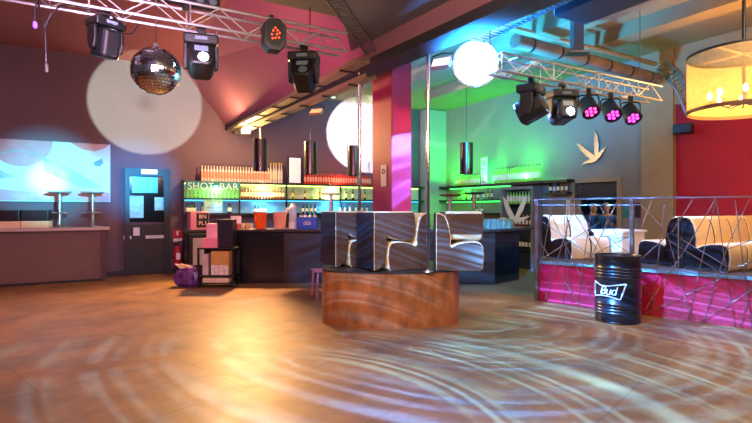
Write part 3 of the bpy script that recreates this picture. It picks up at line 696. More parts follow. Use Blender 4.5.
# ------------------------------------------------------------------ picture on the left wall
uP0, uP1 = -8.2, on_wall(110.3, -.03)
zp0, zp1 = zat(202, R(uP1, 0).y), zat(145, R(uP1, 0).y)
pc = thing('mural_picture', 'wide pale cyan picture with hill shapes on the left wall', 'picture', R(uP1, -.03, zp0), R30)
PH = zp1-zp0; PW = uP1-uP0
q = MB(); q.box((-PW/2, 0, PH/2), (PW, .04, PH)); q.build('canvas', mat('pale_cyan_canvas', '#b9d8dd', .6, vary=.1, scale=1.2), pc)
def lay(poly, name, m, d=.022): 
    q = MB(); q.prism(poly, (0, -d, 0), (1, 0, 0), (0, 0, 1), (0, -.002, 0)); return q.build(name, m, pc)
rs = PH/57.                                  # metres per pixel row on the picture
def arc(cx, cz, r, a0, a1, n=20): return [(cx+r*math.cos(a0+(a1-a0)*i/n), cz+r*math.sin(a0+(a1-a0)*i/n)) for i in range(n+1)]
k_ = PW/ (110.3-(-60))
lay(arc(-1.62, PH, .55, PI, 2*PI), 'printed_disc', mat('dusty_rose_print', '#b08c98', .6, vary=.08))
lay([(-.75, PH), (-.55, PH-.13), (-.3, PH-.17), (-.1, PH-.08), (-.02, PH)], 'printed_cloud', mat('rose_print', '#b89296', .6, vary=.08))
lay([(-3.0, .42), (-2.6, .62), (-2.2, .82), (-1.95, .62), (-1.7, .5), (-2.2, .42)], 'printed_hill', mat('slate_print', '#8fb0c0', .6, vary=.12), .024)
lay([(-1.25, .92), (-.95, .82), (-.6, .62), (-.35, .45), (-.15, .3), (-.5, .3), (-.9, .48), (-1.2, .62)], 'printed_slope', mat('grey_blue_print', '#93b4c0', .6, vary=.12), .026)
lay([(-PW+.02, .02), (-.02, .02), (-.02, .2), (-.6, .26), (-1.4, .2), (-2.4, .28), (-PW+.02, .22)], 'printed_shore', mat('mauve_print', '#b6a0b4', .6, vary=.1), .0235)
lay([(-.33, .86), (-.16, .95), (-.14, .86), (-.2, .78), (-.3, .78)], 'printed_bird', mat('teal_print', '#5f97a4', .6, vary=.1), .0245)
q = MB(); pts = arc(-1.65, .35, .68, .25, PI-.25, 24); q.tube([(x, -.026, z) for x, z in pts], .012); q.build('printed_arc', MATS['slate_print'], pc)

# block seats on the left counter
for px, lb in ((37, 'black and cream block seat on the left counter, beside the first stool'), (8, 'black and cream block seat on the left counter at the photo edge')):
    t = thing('block_seat', lb, 'seat', R(on_wall(px, -.36), -.36, 1.121), R30-.12)
    q = MB(); q.box((0, 0, .07), (.46, .42, .14)); q.build('cream_base', M['cream'], t, bevel=.01)
    q = MB(); q.box((0, 0, .25), (.47, .43, .22)); q.build('black_cover', M['blackv'], t, bevel=.02)

# ------------------------------------------------------------------ platform with railing and chairs
PA = Vector((2.63, 8.24, 0)); PBv = Vector((4.68, 6.24, 0)); PDir = (PBv-PA).normalized(); PN = Vector((PDir.y, -PDir.x, 0))   # PN toward viewer
ZP = .655
PE = PA+PDir*4.2
pf = thing('platform', 'raised seating platform with crimson front along the right wall', 'platform', (4, 8, 0))
polyp = [PA, PE, R(UC-.02, -9.9), R(UC-.02, -on_bar(558))]
q = MB(); m_ = 4
q.add([p+Vector((0, 0, ZP-.04)) for p in polyp]+[p+Vector((0, 0, ZP)) for p in polyp], [(3, 2, 1, 0), (4, 5, 6, 7)]+[(i, (i+1) % 4, 4+(i+1) % 4, 4+i) for i in range(4)]); child_world(q, 'deck', M['platformtop'], pf)
q = MB(); q.bar(PA-PN*.02+Vector((0, 0, (ZP-.04)/2)), PE-PN*.02+Vector((0, 0, (ZP-.04)/2)), .04, ZP-.04); child_world(q, 'front_face', M['platformface'], pf)
q = MB(); q.bar(PA+Vector((.02, .05, (ZP-.04)/2)), polyp[3]+Vector((.02, -.05, (ZP-.04)/2)), .04, ZP-.04); child_world(q, 'side_face', M['black'], pf)
q = MB(); q.bar(PA+PN*.012+Vector((0, 0, ZP-.02)), PE+PN*.012+Vector((0, 0, ZP-.02)), .024, .045); child_world(q, 'edge_trim', mat('teal_edge_trim', '#6f8f98', .4), pf)
def front(px, py, off=.03):                  # point on the vertical plane of the platform front
    k = (px-CX)/F; o = PA+PN*off
    t_ = (k*o.y-o.x)/(PDir.x-k*PDir.y); p = o+PDir*t_
    return Vector((p.x, p.y, max(.012, zat(py, p.y))))
rl = thing('railing', 'steel railing with criss cross rods along the platform front', 'railing', (PA.x, PA.y, 0))
ZR = 1.655
a = front(537, 0); a.z = ZR; e = PE+PN*.03; e.z = ZR
q = MB(); q.bar(a, e, .035, .02); child_world(q, 'top_rail', M['rail'], rl)
b_ = a.copy(); b_.z = 1.56; e2 = front(640, 0); e2.z = 1.56
q = MB(); q.cyl(b_, e2, .01); child_world(q, 'mid_rail', M['rail'], rl)
for px, w_ in ((537, .06), (632, .05), (752+40, .05)):
    p = front(px, 0); q = MB(); q.box((p.x, p.y, ZR/2), (w_, w_, ZR), rz=-PI/4); child_world(q, 'post', M['rod'], rl)
RODS = [((546, 204), (592, 300)), ((552, 203), (540, 272)), ((563, 203), (571, 304)), ((568, 203), (597, 250)), ((568, 203), (563, 303)), ((592, 205), (577, 306)), ((578, 205), (628, 300)), ((537, 237), (580, 306)),
        ((537, 218), (600, 262)), ((573, 265), (632, 235)), ((616, 203), (585, 270)), ((598, 203), (617, 236)), ((617, 203), (601, 236)), ((537, 262), (600, 222)), ((632, 238), (600, 236)), ((545, 300), (575, 203)), ((606, 236), (640, 262)),
        ((716, 198), (688, 322)), ((716, 198), (734, 327)), ((667, 233), (692, 322)), ((750, 198), (728, 245)), ((728, 245), (703, 325)), ((642, 283), (664, 318)), ((645, 314), (731, 274)), ((676, 236), (748, 279)), ((645, 310), (690, 242)), ((690, 242), (716, 198)),
        ((640, 204), (668, 234)), ((668, 235), (640, 260)), ((716, 275), (752, 262)), ((725, 250), (752, 240)), ((652, 200), (641, 228)), ((668, 240), (752, 292)), ((735, 200), (752, 330)), ((700, 327), (752, 290)), ((664, 205), (652, 315)), ((752, 198), (775, 338)), ((775, 198), (740, 330)), ((672, 268), (715, 275)), ((693, 199), (672, 232))]
for i, (p, r) in enumerate(RODS):
    p1, p2 = front(p[0], p[1], .02+.016*(i % 4)), front(r[0], r[1], .02+.016*(i % 4))
    q = MB(); q.cyl(p1, p2, .0055, seg=6); child_world(q, 'rod', M['rod'], rl)
# chairs on the platform
AX = D1; FW = -D2                             # length axis and facing
rzF = math.atan2(FW.y, FW.x)                   # chair faces right / viewer
def row(p_end, n, rz, labels, step=.505):
    for i in range(n):
        p = p_end+AX*(CW/2+i*step)
        make_chair(labels[i], M['blackgloss'], M['blackv'], (p.x, p.y, ZP+.001), (0, 0, rz))
def onz(px, py, z):
    return at_z(px, py, z)
p = at(556, 262, 8.42); p.z = 0
row(p+FW*.0, 2, rzF, ['cream lounge chair at the left end of the platform, dark side showing', 'cream lounge chair behind the leftmost one on the platform'])
pm = at(680, 268, 7.15); pm.z = 0
row(pm+FW*.325, 4, rzF, ['cream lounge chair facing right, nearest the railing in the double row', 'second cream lounge chair from the railing in the row facing right', 'third cream lounge chair from the railing in the row facing right', 'fourth cream lounge chair from the railing, row facing right along the red wall'])
row(pm-FW*.325, 3, rzF+PI, ['dark sided lounge chair facing left, back to back with the double row', 'second lounge chair from railing in the row facing left', 'third lounge chair from railing in the row facing left'])
pt_ = at(752, 270, 7.0); pt_.z = 0
wt = thing('low_table', 'white low table on the platform between the chair groups', 'table', (at(619, 0, 8.9).x, 8.9, ZP+.001), R30)
q = MB(); q.box((0, 0, .46), (.7, .6, .04)); q.build('tabletop', M['white'], wt, bevel=.005)
q = MB(); q.box((0, 0, .22), (.64, .54, .44)); q.build('pedestal', M['white'], wt)

# drum
dp = at(617.5, 0, 6.75)
od = thing('oil_drum', 'black oil drum with white script lettering before the platform', 'drum', (dp.x, 6.75, 0))
q = MB(); prof = [(0, 0), (.28, 0), (.288, .015), (.282, .03)]
for zc in (.13, .17, .21, .25, .60, .64, .68, .72): prof += [(.282, zc-.014), (.291, zc), (.282, zc+.014)]
prof += [(.282, .855), (.29, .865), (.29, .885), (.275, .885), (.27, .865), (0, .865)]
q.lathe(prof, seg=48); q.build('drum_body', M['drum'], od, smooth=True)
q = MB(); q.cyl((.13, .05, .866), (.13, .05, .882), .035, seg=16); q.build('bung_cap', M['darkmetal'], od)
wl = mat('white_lettering', '#f2f4f4', .5, vary=0)
def wrap(o, r, a0):
    for v in o.data.vertices:
        x, y, z = v.co; a = a0+x/r; v.co = ((r+z)*math.sin(a), -(r+z)*math.cos(a), y)
o = text_part('Bud', .16, 'lettering', wl, od, .003, .85, .25); wrap(o, .286, -.88); o.location = (0, 0, .425)
def stroke(pts, wdt):
    q = MB()
    for (x0, y0), (x1, y1) in zip(pts[:-1], pts[1:]):
        n_ = max(2, int(math.hypot(x1-x0, y1-y0)/.02))
        for i in range(n_):
            s, e = i/n_, (i+1)/n_
            a_, b2 = Vector((x0+(x1-x0)*s, y0+(y1-y0)*s, 0)), Vector((x0+(x1-x0)*e, y0+(y1-y0)*e, 0))
            d = (b2-a_).normalized(); nn = Vector((-d.y, d.x, 0))*wdt/2
            q.add([a_-nn, a_+nn, b2+nn, b2-nn, a_-nn+Vector((0, 0, .003)), a_+nn+Vector((0, 0, .003)), b2+nn+Vector((0, 0, .003)), b2-nn+Vector((0, 0, .003))], [(0, 1, 2, 3), (7, 6, 5, 4), (0, 4, 5, 1), (1, 5, 6, 2), (2, 6, 7, 3), (3, 7, 4, 0)])
    return q
bow = [(-.24, .11), (-.1, .065), (.0, .065), (.22, .105), (.15, -.10), (0, -.065), (-.1, -.065), (-.24, -.09), (-.24, .11)]
for a0, nm in ((-.86, 'bow_outline'), (1.93, 'bow_outline')):
    o = stroke(bow, .014).build(nm, wl, od); wrap(o, .286, a0); o.location = (0, 0, .425)
o = text_part('Bud', .16, 'lettering', wl, od, .003, .85, .25); wrap(o, .286, 1.93); o.location = (0, 0, .425)

# ------------------------------------------------------------------ people in the hatch
def person(label, loc, rz, armup):
    t = thing('person', label, 'person', loc, rz)
    J = {'pel': (0, 0, .9), 'sp': (0, 0, 1.1), 'ch': (0, .01, 1.27), 'nk': (0, 0, 1.40), 'hd0': (0, -.01, 1.47), 'hd': (0, -.015, 1.54), 'hd2': (0, -.01, 1.62),
         'sl': (-.18, 0, 1.33), 'el': (-.24, .0, 1.07), 'wl': (-.2, -.18, .98), 'hl': (-.18, -.26, .97), 'sr': (.18, 0, 1.33), 'er': (.25, -.02, 1.07), 'wr': (.17, -.2, 1.0 if not armup else 1.12), 'hr': (.14, -.27, .99 if not armup else 1.17),
         'tl': (-.09, 0, .86), 'kl': (-.1, -.02, .48), 'al': (-.1, .02, .08), 'fl': (-.11, -.14, .035), 'tr': (.09, 0, .86), 'kr': (.1, -.02, .48), 'ar': (.1, .02, .08), 'fr': (.11, -.14, .035)}
    RAD = {'pel': .13, 'sp': .12, 'ch': .135, 'nk': .055, 'hd0': .062, 'hd': .085, 'hd2': .07, 'sl': .06, 'el': .042, 'wl': .03, 'hl': .03, 'sr': .06, 'er': .042, 'wr': .03, 'hr': .03, 'tl': .09, 'kl': .06, 'al': .042, 'fl': .035, 'tr': .09, 'kr': .06, 'ar': .042, 'fr': .035}
    ED = [('pel', 'sp'), ('sp', 'ch'), ('ch', 'nk'), ('nk', 'hd0'), ('hd0', 'hd'), ('hd', 'hd2'), ('ch', 'sl'), ('sl', 'el'), ('el', 'wl'), ('wl', 'hl'), ('ch', 'sr'), ('sr', 'er'), ('er', 'wr'), ('wr', 'hr'), ('pel', 'tl'), ('tl', 'kl'), ('kl', 'al'), ('al', 'fl'), ('pel', 'tr'), ('tr', 'kr'), ('kr', 'ar'), ('ar', 'fr')]
    J = dict(J); ED = list(ED)
    for sd, hn, wn in ((-1, 'hl', 'wl'), (1, 'hr', 'wr')):      # five fingers each
        h_ = Vector(J[hn]); d_ = (h_-Vector(J[wn])).normalized()
        for i, (dx, L) in enumerate(((-.027, .07), (-.009, .08), (.009, .075), (.027, .06))):
            J['%sf%d' % (hn, i)] = tuple(h_+Vector((dx, 0, 0))+d_*.05); J['%sg%d' % (hn, i)] = tuple(h_+Vector((dx*1.2, 0, -.03))+d_*(.05+L*.6))
            RAD['%sf%d' % (hn, i)] = .009; RAD['%sg%d' % (hn, i)] = .008; ED += [(hn, '%sf%d' % (hn, i)), ('%sf%d' % (hn, i), '%sg%d' % (hn, i))]
        J[hn+'t'] = tuple(h_+Vector((-sd*.05, 0, .01))+d_*.03); RAD[hn+'t'] = .01; ED.append((hn, hn+'t'))
    def skin(name, keys, m, grow, root):
        idx = {k: i for i, k in enumerate(keys)}
        me = bpy.data.meshes.new(name); me.from_pydata([J[k] for k in keys], [(idx[a], idx[b]) for a, b in ED if a in idx and b in idx], [])
        o = bpy.data.objects.new(name, me); COL.objects.link(o); o.parent = t; me.materials.append(m)
        md = o.modifiers.new('skin', 'SKIN'); md.use_smooth_shade = True
        if not me.skin_vertices: return o
        for k in keys:
            sv = me.skin_vertices[0].data[idx[k]]; r_ = RAD[k]*grow(k); sv.radius = (r_, r_); sv.use_root = (k == root)
        sb_ = o.modifiers.new('sub', 'SUBSURF'); sb_.levels = 2; sb_.render_levels = 2
        dg = bpy.context.evaluated_depsgraph_get(); me2 = bpy.data.meshes.new_from_object(o.evaluated_get(dg)); o.modifiers.clear(); old = o.data; o.data = me2
        return o
    def ensure(o): return o
    global SKINOP
    b = skin('body', list(J), M['skin'], lambda k: 1, 'pel')
    skin('shirt', ['pel', 'sp', 'ch', 'sl', 'el', 'wl', 'sr', 'er', 'wr'], M['bluecloth'], lambda k: 1.22, 'pel')
    skin('trousers', ['pel', 'tl', 'kl', 'al', 'tr', 'kr', 'ar'], M['trouser'], lambda k: 1.15, 'pel')
    q = MB(); q.lathe([(.0, 1.66), (.05, 1.65), (.085, 1.60), (.092, 1.55), (.088, 1.51)][::-1], c=(0, .015, .015), seg=16); q.build('hair', M['hair'], t, smooth=True)
    for x in (-.03, .03):
        q = MB(); q.lathe([(0, -.01), (.008, -.006), (.01, 0), (.008, .006), (0, .01)], c=(x, -.088, 1.555), seg=8); q.build('eye', M['ink'], t, smooth=True)
        q = MB(); q.box((x*2.9, -.01, 1.54), (.015, .03, .05)); q.build('ear', M['skin'], t, bevel=.006)
    q = MB(); q.add([(-.012, -.088, 1.515), (.012, -.088, 1.515), (0, -.118, 1.52), (0, -.092, 1.555)], [(0, 1, 2), (0, 2, 3), (1, 3, 2), (0, 3, 1)]); q.build('nose', M['skin'], t)
    q = MB(); q.box((0, -.083, 1.49), (.04, .012, .008)); q.build('mouth', mat('lip', '#a05a50', .5, vary=0), t)
    q = MB(); q.lathe([(.0, -.04), (.04, -.035), (.055, 0), (.05, .03)], c=(0, -.035, 1.48), seg=14); q.build('beard', mat('grey_beard', '#b4aaa0', .9, vary=.15, scale=40), t, smooth=True)
    return t
def add_people():
    person('bearded person in a blue shirt standing in the hatch, nearer one', (at(606, 0, 11.75).x, 11.75, -.02), math.radians(-25), True)
    person('person in blue shirt farther back in the hatch, left of the other', (at(593.5, 0, 12.4).x, 12.4, -.02), math.radians(15), False)
add_people()

# ------------------------------------------------------------------ trusses and lamps
def truss(label, pa, pb, s=.2):
    pa = Vector(pa); pb = Vector(pb); ax = (pb-pa); L = ax.length; rz = math.atan2(ax.y, ax.x)
    t = thing('lighting_truss', label, 'truss', pa, rz); h = s/2
    for y in (-h, h):
        for z in (-h, h):
            q = MB(); q.cyl((0, y, z), (L, y, z), .0155, seg=8); q.build('chord', M['alu'], t, smooth=True)
    q = MB(); n_ = int(L/s*.72); st_ = L/n_
    for i in range(n_):
        x0, x1 = i*st_, (i+1)*st_
        for y in (-h, h): q.cyl((x0, y, -h if i % 2 else h), (x1, y, h if i % 2 else -h), .0075, seg=5)
        q.cyl((x0, -h, -h), (x0, h, -h), .006, seg=5); q.cyl((x0, -h, h), (x0, h, h), .006, seg=5)
        if i % 3 == 0:
            q.cyl((x0+.01, -h, -h), (x0+.01, -h, h), .0075, seg=5); q.cyl((x0+.01, h, -h), (x0+.01, h, h), .0075, seg=5)
    q.build('lattice', M['alu'], t); return t, rz
S1 = 5.7/9
T1e = Vector((-.59*S1, 9*S1, 1.5+164*5.7/F)); T1s = T1e-D1*4.2
truss('long aluminium truss at the left carrying moving heads and a mirror ball', T1s, T1e)
T2e = Vector((at(655, 0, 7.2).x, 7.2, 3.14)); T2s = T2e-D1*3.08
truss('aluminium truss at the right carrying the coloured spotlights', T2s, T2e)
def on_truss(e, px):
    k = (px-CX)/F; t_ = (k*e.y-e.x)/(-D1.x+k*D1.y); return e-D1*t_
# hangers
for e, pxs, zt, nm in ((T1e, (310,), 3.72, 'left'), (T2e, (490, 640), 4.3, 'right')):
    for i, px in enumerate(pxs):
        p = on_truss(e, px); q = MB(); q.cyl((0, 0, 0), (0, 0, zt-e.z-.1), .006, seg=6)
        o = q.build('suspension_wire', M['darkmetal']); o.location = (p.x, p.y, e.z+.1)
        tag(o, {310: 'thin steel wire holding up the left truss', 490: 'thin steel wire holding the right truss near the bright mirror ball', 640: 'thin steel wire holding the far right end of the right truss'}[px], 'wire')
lens_off = mat('clear_lens', '#59656b', .3, vary=.05, coat=.2)
lens_white = mat('lit_lens_white', '#eaf4ff', .3, vary=0, emit=18)
lens_blue = mat('lit_lens_blue', '#8fd4ff', .3, vary=0, emit=45)
def moving_head(label, loc, rz, pitch, lens, s=1.):
    """hangs below loc: clamp, base, yoke arms, head"""
    t = thing('moving_head', label, 'stage light', loc, rz); t.scale = (s, s, s)
    q = MB(); q.box((0, 0, -.02), (.05, .05, .08)); q.box((0, 0, .02), (.09, .03, .05)); q.build('clamp', M['black'], t)
    q = MB(); q.box((0, 0, -.105), (.34, .24, .10)); q.build('base', M['black'], t, bevel=.02)
    o = q.v
    q = MB(); q.box((.0, -.122, -.105), (.12, .008, .035)); q.build('display', mat('grey_display', '#70808c', .2), t)
    for x in (-.15, .15):
        q = MB(); q.prism([(-.07, -.155), (.07, -.155), (.075, -.3), (.04, -.40), (-.04, -.40), (-.075, -.3)], (x-.02, 0, 0), (0, 1, 0), (0, 0, 1), (.04, 0, 0)); q.build('yoke_arm', M['black'], t, bevel=.01)
    h = bpy.data.objects.new('head', None)
    q = MB(); q.prism([(-.09, -.13), (.09, -.13), (.125, -.06), (.125, .06), (.09, .13), (-.09, .13), (-.125, .06), (-.125, -.06)], (0, 0, -.15), (1, 0, 0), (0, 1, 0), (0, 0, .31))
    hd = q.build('head', M['black'], t, bevel=.03); hd.location = (0, 0, -.32); hd.rotation_euler = (PI/2+pitch, 0, 0)
    q = MB(); q.lathe([(0, .172), (.035, .172), (.05, .166), (.05, .158)][::-1], c=(.02, -.045, 0), seg=20); q.build('lens', lens, hd, smooth=True)
    q = MB(); q.box((0, .055, .161), (.13, .06, .006)); q.build('display_window', mat('grey_display', '#70808c', .2), hd)
    q = MB(); q.box((0, .125, -.02), (.13, .03, .1)); q.build('vent_panel', M['darkmetal'], hd)
    return t
def hang(px, e, drop=.12): 
    p = on_truss(e, px); p.z = e.z-drop; return p
moving_head('black moving head on the left truss, left of the hanging mirror ball', hang(106, T1e), math.radians(58), math.radians(-78), lens_off, .82)
moving_head('moving head with a white lit lens on the left truss, right of mirror ball', hang(201, T1e), math.radians(20), math.radians(-20), lens_white, .95)
moving_head('black moving head at the right end of the left truss', hang(304, T1e), math.radians(-4), math.radians(-30), lens_off, .95)
moving_head('dark moving head on the right truss beside the bright mirror ball', hang(531, T2e), math.radians(55), math.radians(-25), lens_off, 1.05)
moving_head('moving head with a blazing blue white lens on the right truss', hang(562, T2e), math.radians(8), math.radians(-10), lens_blue, 1.)
# LED derby with red leds
p = on_truss(T1e, 268); dv = thing('derby_light', 'hexagonal dark effect light with red dots clamped before the left truss', 'stage light', (p.x+.09, p.y-.145, T1e.z-.07), math.radians(25)); dv.scale = (.72, .72, .78)
q = MB(); hexp = [(.16, .09), (.16, -.15), (.08, -.25), (-.08, -.25), (-.16, -.15), (-.16, .09), (-.07, .17), (.07, .17)]
q.prism(hexp, (0, -.09, 0), (1, 0, 0), (0, 0, 1), (0, .2, 0)); q.build('housing', M['darkmetal'], dv, bevel=.015)
q = MB(); q.prism([(x*.72, y*.72) for x, y in hexp], (0, -.1, 0), (1, 0, 0), (0, 0, 1), (0, .012, 0)); q.build('front_plate', M['black'], dv)
q = MB()
for x, z in ((0, .04), (-.03, .0), (.03, .01), (-.05, -.05), (0, -.09), (.05, -.08), (-.04, -.1), (.02, -.04), (.06, -.02)): q.cyl((x, -.108, z), (x, -.1, z), .011, seg=8)
q.build('led_cluster', mat('red_led', '#ff3a1e', .4, vary=0, emit=6), dv)
q = MB(); q.tube([(0, .05, .17), (.0, .12, .22), (0, .2, .13)], .014); q.box((0, .16, .18), (.06, .08, .2)); q.build('clamp', M['black'], dv)
# effect bar at the top
p = on_truss(T1e, 186); eb = thing('blinder_bar', 'black bar of round lamps lying on top of the left truss', 'stage light', (p.x, p.y, T1e.z+.17), R30)
q = MB(); q.box((0, 0, 0), (.62, .12, .12)); q.build('housing', M['black'], eb, bevel=.01)
for i in range(5):
    q = MB(); q.cyl((-.24+i*.12, -.068, 0), (-.24+i*.12, -.058, 0), .038, seg=16); q.build('lamp', lens_off, eb)
q = MB(); q.box((0, 0, -.075), (.06, .1, .05)); q.build('clamp', M['black'], eb)
# PAR cans
led_mag = mat('magenta_led', '#ff3ad2', .4, vary=0, emit=6); led_vio = mat('violet_led', '#c04aff', .4, vary=0, emit=6); led_pk = mat('pink_led', '#ff3a9a', .4, vary=0, emit=6)
for px, m, lb in ((592, led_pk, 'pink lit spotlight on the right truss, next to the blue white one'), (614, led_mag, 'violet magenta spotlight in the middle of three on the right truss'), (634, led_mag, 'magenta spotlight nearest the end of the right truss')):
    t = thing('par_spotlight', lb, 'stage light', hang(px-3.5, T2e), math.radians(-8))
    q = MB(); q.box((0, 0, 0), (.05, .05, .1)); q.build('clamp', M['black'], t)
    q = MB(); q.tube([(-.125, 0, -.2), (-.125, 0, -.08), (-.1, 0, -.05), (.1, 0, -.05), (.125, 0, -.08), (.125, 0, -.2)], .011); q.build('yoke', M['black'], t)
    q = MB(); q.lathe([(.07, -.12), (.1, -.1), (.11, .1), (.115, .12), (.1, .12), (.098, .1)], seg=20); cn = q.build('can', M['black'], t, smooth=True); cn.location = (0, 0, -.2); cn.rotation_euler = (PI/2+.85, 0, .2)
    q = MB()
    for i in range(7):
        a = i*PI/3; r_ = 0 if i == 6 else .058; q.cyl((r_*math.cos(a), r_*math.sin(a), .1), (r_*math.cos(a), r_*math.sin(a), .112), .018, seg=10)
    q.build('led_cluster', m, cn)

# mirror balls
def mirror_ball(label, c, r, zt, tm_=None):
    t = thing('mirror_ball', label, 'mirror ball', c)
    q = MB(); q.lathe([(0, -r*.97)]+[(r*.97*math.sin(PI*i/16), -r*.97*math.cos(PI*i/16)) for i in range(1, 16)]+[(0, r*.97)], seg=24); q.build('core', M['darkmetal'], t, smooth=True)
    q = MB(); NR = 22; rnd = random.Random(3)
    for i in range(NR):
        t0, t1 = PI*(i+.06)/NR, PI*(i+.94)/NR; tm = (t0+t1)/2; ns = max(5, int(2*NR*math.sin(tm)))
        for j in range(ns):
            a0, a1 = 2*PI*(j+.05)/ns, 2*PI*(j+.95)/ns
            jx = [rnd.uniform(-.006, .006) for _ in range(2)]
            vs = []
            for th, a, s_ in ((t0, a0, -1), (t0, a1, 1), (t1, a1, 1), (t1, a0, -1)):
                rr = r*(1+jx[0]*s_*.6+(jx[1]*.6 if th == t0 else -jx[1]*.6)); vs.append((rr*math.sin(th)*math.cos(a), rr*math.sin(th)*math.sin(a), rr*math.cos(th)))
            q.add(vs, [(0, 1, 2, 3)])
    q.build('mirror_tiles', tm_ or M['mirror'], t)
    q = MB(); q.cyl((0, 0, r*.95), (0, 0, r+.04), .03, .02, 12); q.build('cap', M['metal'], t)
    q = MB(); q.cyl((0, 0, r+.03), (0, 0, zt-c[2]), .004, seg=6); q.build('hanging_wire', M['darkmetal'], t)
    return t
q1 = on_truss(T1e, 156); MB1 = at(156, 71, q1.y); mirror_ball('mirror ball hanging below the left truss', MB1, .222, T1e.z-.1)
MB2 = at(475, 64, 6.6); mirror_ball('dazzlingly bright mirror ball at upper centre before right truss', MB2, .305, 4.52, mat('satin_mirror_tile', '#f4f8fc', .55, .35, vary=.02))
# hanging drop crystal below
# cables on the left truss
def world_tube(name, pts, r, m, label, cat):
    q = MB(); q.tube(pts, r); o = q.build(name, m, smooth=True); return tag(o, label, cat)
D_ = 4.05
t = thing('bulb_cable', 'black cable with two small hanging bulbs at left end of the left truss', 'cable', at(37, 2, D_))
q = MB(); q.tube([at(37, 0, D_), at(42, 15, D_), at(45, 30, D_), at(46, 54, D_)], .007); child_world(q, 'long_cable', M['black'], t)
q = MB(); q.tube([at(37, 0, D_), at(35, 10, D_), at(34, 22, D_)], .006); child_world(q, 'short_cable', M['black'], t)
q = MB(); q.tube([at(45, 27, D_), at(51, 14, D_), at(60, 6, D_), at(75, 6, D_+.25), at(95, 11, D_+.35), at(112, 16, D_+.4), at(125, 24, D_+.45)], .007); child_world(q, 'loop_cable', M['black'], t)
q = MB(); p = at(46.5, 68, D_); q.tube([at(46, 54, D_), p], .002); q.lathe([(0, -.035), (.012, -.03), (.012, .03), (.005, .04)], c=p, seg=8); child_world(q, 'bulb', M['metal'], t)
q = MB(); q.lathe([(0, -.03), (.016, -.02), (.016, .02), (.006, .03)], c=at(35, 25, D_), seg=10); child_world(q, 'violet_bulb', mat('violet_bulb', '#8a5ae8', .4, vary=0, emit=1.5), t)
D_ = 4.55
world_tube('power_cable', [at(112, 17, D_), at(122, 25, D_), at(124, 31, D_), at(118, 33, D_), at(132, 34, D_+.1), at(139, 24, D_+.15)], .006, M['black'], 'black power cable looping beside the leftmost moving head', 'cable')

# ------------------------------------------------------------------ trays, pipes, fixtures on the ceiling
def channel(label, pa, pb, w_, brk=7):
    pa = Vector(pa); pb = Vector(pb); d = pb-pa; L = d.length; t = thing('cable_channel', label, 'cable channel', pa, math.atan2(d.y, d.x))
    q = MB(); q.box((L/2, 0, 0), (L, w_, .012)); q.box((L/2, -w_/2, .03), (L, .008, .06)); q.box((L/2, w_/2, .03), (L, .008, .06)); q.build('channel_body', mat('pale_galvanised', '#96926e', .45, .3, vary=.1), t)
    for i in range(brk):
        x = (i+.5)*L/brk; q = MB(); q.box((x, 0, -.012), (.05, w_+.06, .02)); q.cyl((x, w_/2+.02, 0), (x, w_/2+.02, .12), .008, seg=6); q.build('bracket', M['black'], t)
    return t
Z1, Z2 = 3.40, 3.30
ca, cb = at_z(231, 131, Z1), at_z(364, 62, Z1)
ca2, cb2 = at_z(238, 134, Z2), at_z(371, 78, Z2)
c1 = channel('upper long galvanised cable channel under the dark beam', ca, cb, .16)
c2 = channel('lower long galvanised cable channel beside the beam over the bar', ca2, cb2, .16)
def ladder(label, pts, w_, side, m, rung=.07):
    t = thing('cable_ladder', label, 'cable tray', pts[0])
    side = Vector(side).normalized()*w_/2
    for s_ in (-1, 1):
        q = MB()
        for a_, b2 in zip(pts[:-1], pts[1:]): q.bar(a_+side*s_, b2+side*s_, .012, .04)
        child_world(q, 'side_rail', m, t)
    q = MB()
    for a_, b2 in zip(pts[:-1], pts[1:]):
        n_ = max(1, int((b2-a_).length/rung))
        for i in range(n_+1):
            p = a_+(b2-a_)*(i/n_); q.bar(p-side, p+side, .02, .008)
    child_world(q, 'rungs', m, t); return t
ladder('pale cable ladder running under the grey ceiling to beam corner', [at_z(329, -8, 3.66), at_z(372, 53, 3.62)], .16, (1, -.3, 0), M['metal'])
ladder('nearer bluish cable ladder above the bright mirror ball', [at_z(476, 40, 3.6), at_z(575, -10, 3.6)], .24, (.866, .5, 0), M['metal'])
ladder('farther bluish cable ladder above the bright mirror ball', [at_z(452, 26, 3.62), at_z(545, -9, 3.62)], .2, (.866, .5, 0), M['metal'])
pw0, pw1 = at_z(500, 25, 4.24), at_z(655, 64, 4.24)
t = thing('conduit_pipe', 'thin tan conduit pipe running under the ceiling towards the red wall', 'pipe', pw0)
q = MB(); q.cyl(pw0, pw1, .04, seg=12); child_world(q, 'pipe', M['tan'], t, smooth=True)
pd0, pd1 = at_z(515, 41, 3.95), at_z(657, 79, 3.95)
t = thing('air_duct', 'thick tan ventilation duct below the thin conduit pipe', 'duct', pd0)
q = MB(); q.cyl(pd0, pd1, .105, seg=20); child_world(q, 'duct_body', mat('duct_wrap', '#7c6a60', .6, vary=.15, scale=5), t, smooth=True)
for i in range(6):
    p = pd0.lerp(pd1, (i+.5)/6); d = (pd1-pd0).normalized(); q = MB(); q.cyl(p-d*.02, p+d*.02, .11, seg=20); child_world(q, 'clamp_band', M['darkmetal'], t, smooth=True)
def wallpt(px, py, off=.12):
    s = on_bar(px, off); p = R(UC-off, -s); return Vector((p.x, p.y, zat(py, p.y)))
ladder('tan cable ladder bending down the wall towards the red wall', [wallpt(661, 66), wallpt(672, 74), wallpt(683, 90), wallpt(692, 112)], .2, (.5, -.866, .5), M['metal'])
u_ = on_wall(366.5, -.06); pz = R(u_, -.06)
ladder('pale vertical cable ladder on the back wall between the dance pole and column', [Vector((pz.x, pz.y, zat(161, pz.y))), Vector((pz.x, pz.y, zat(76, pz.y)))], .2, (.866, .5, 0), M['white'], .16)
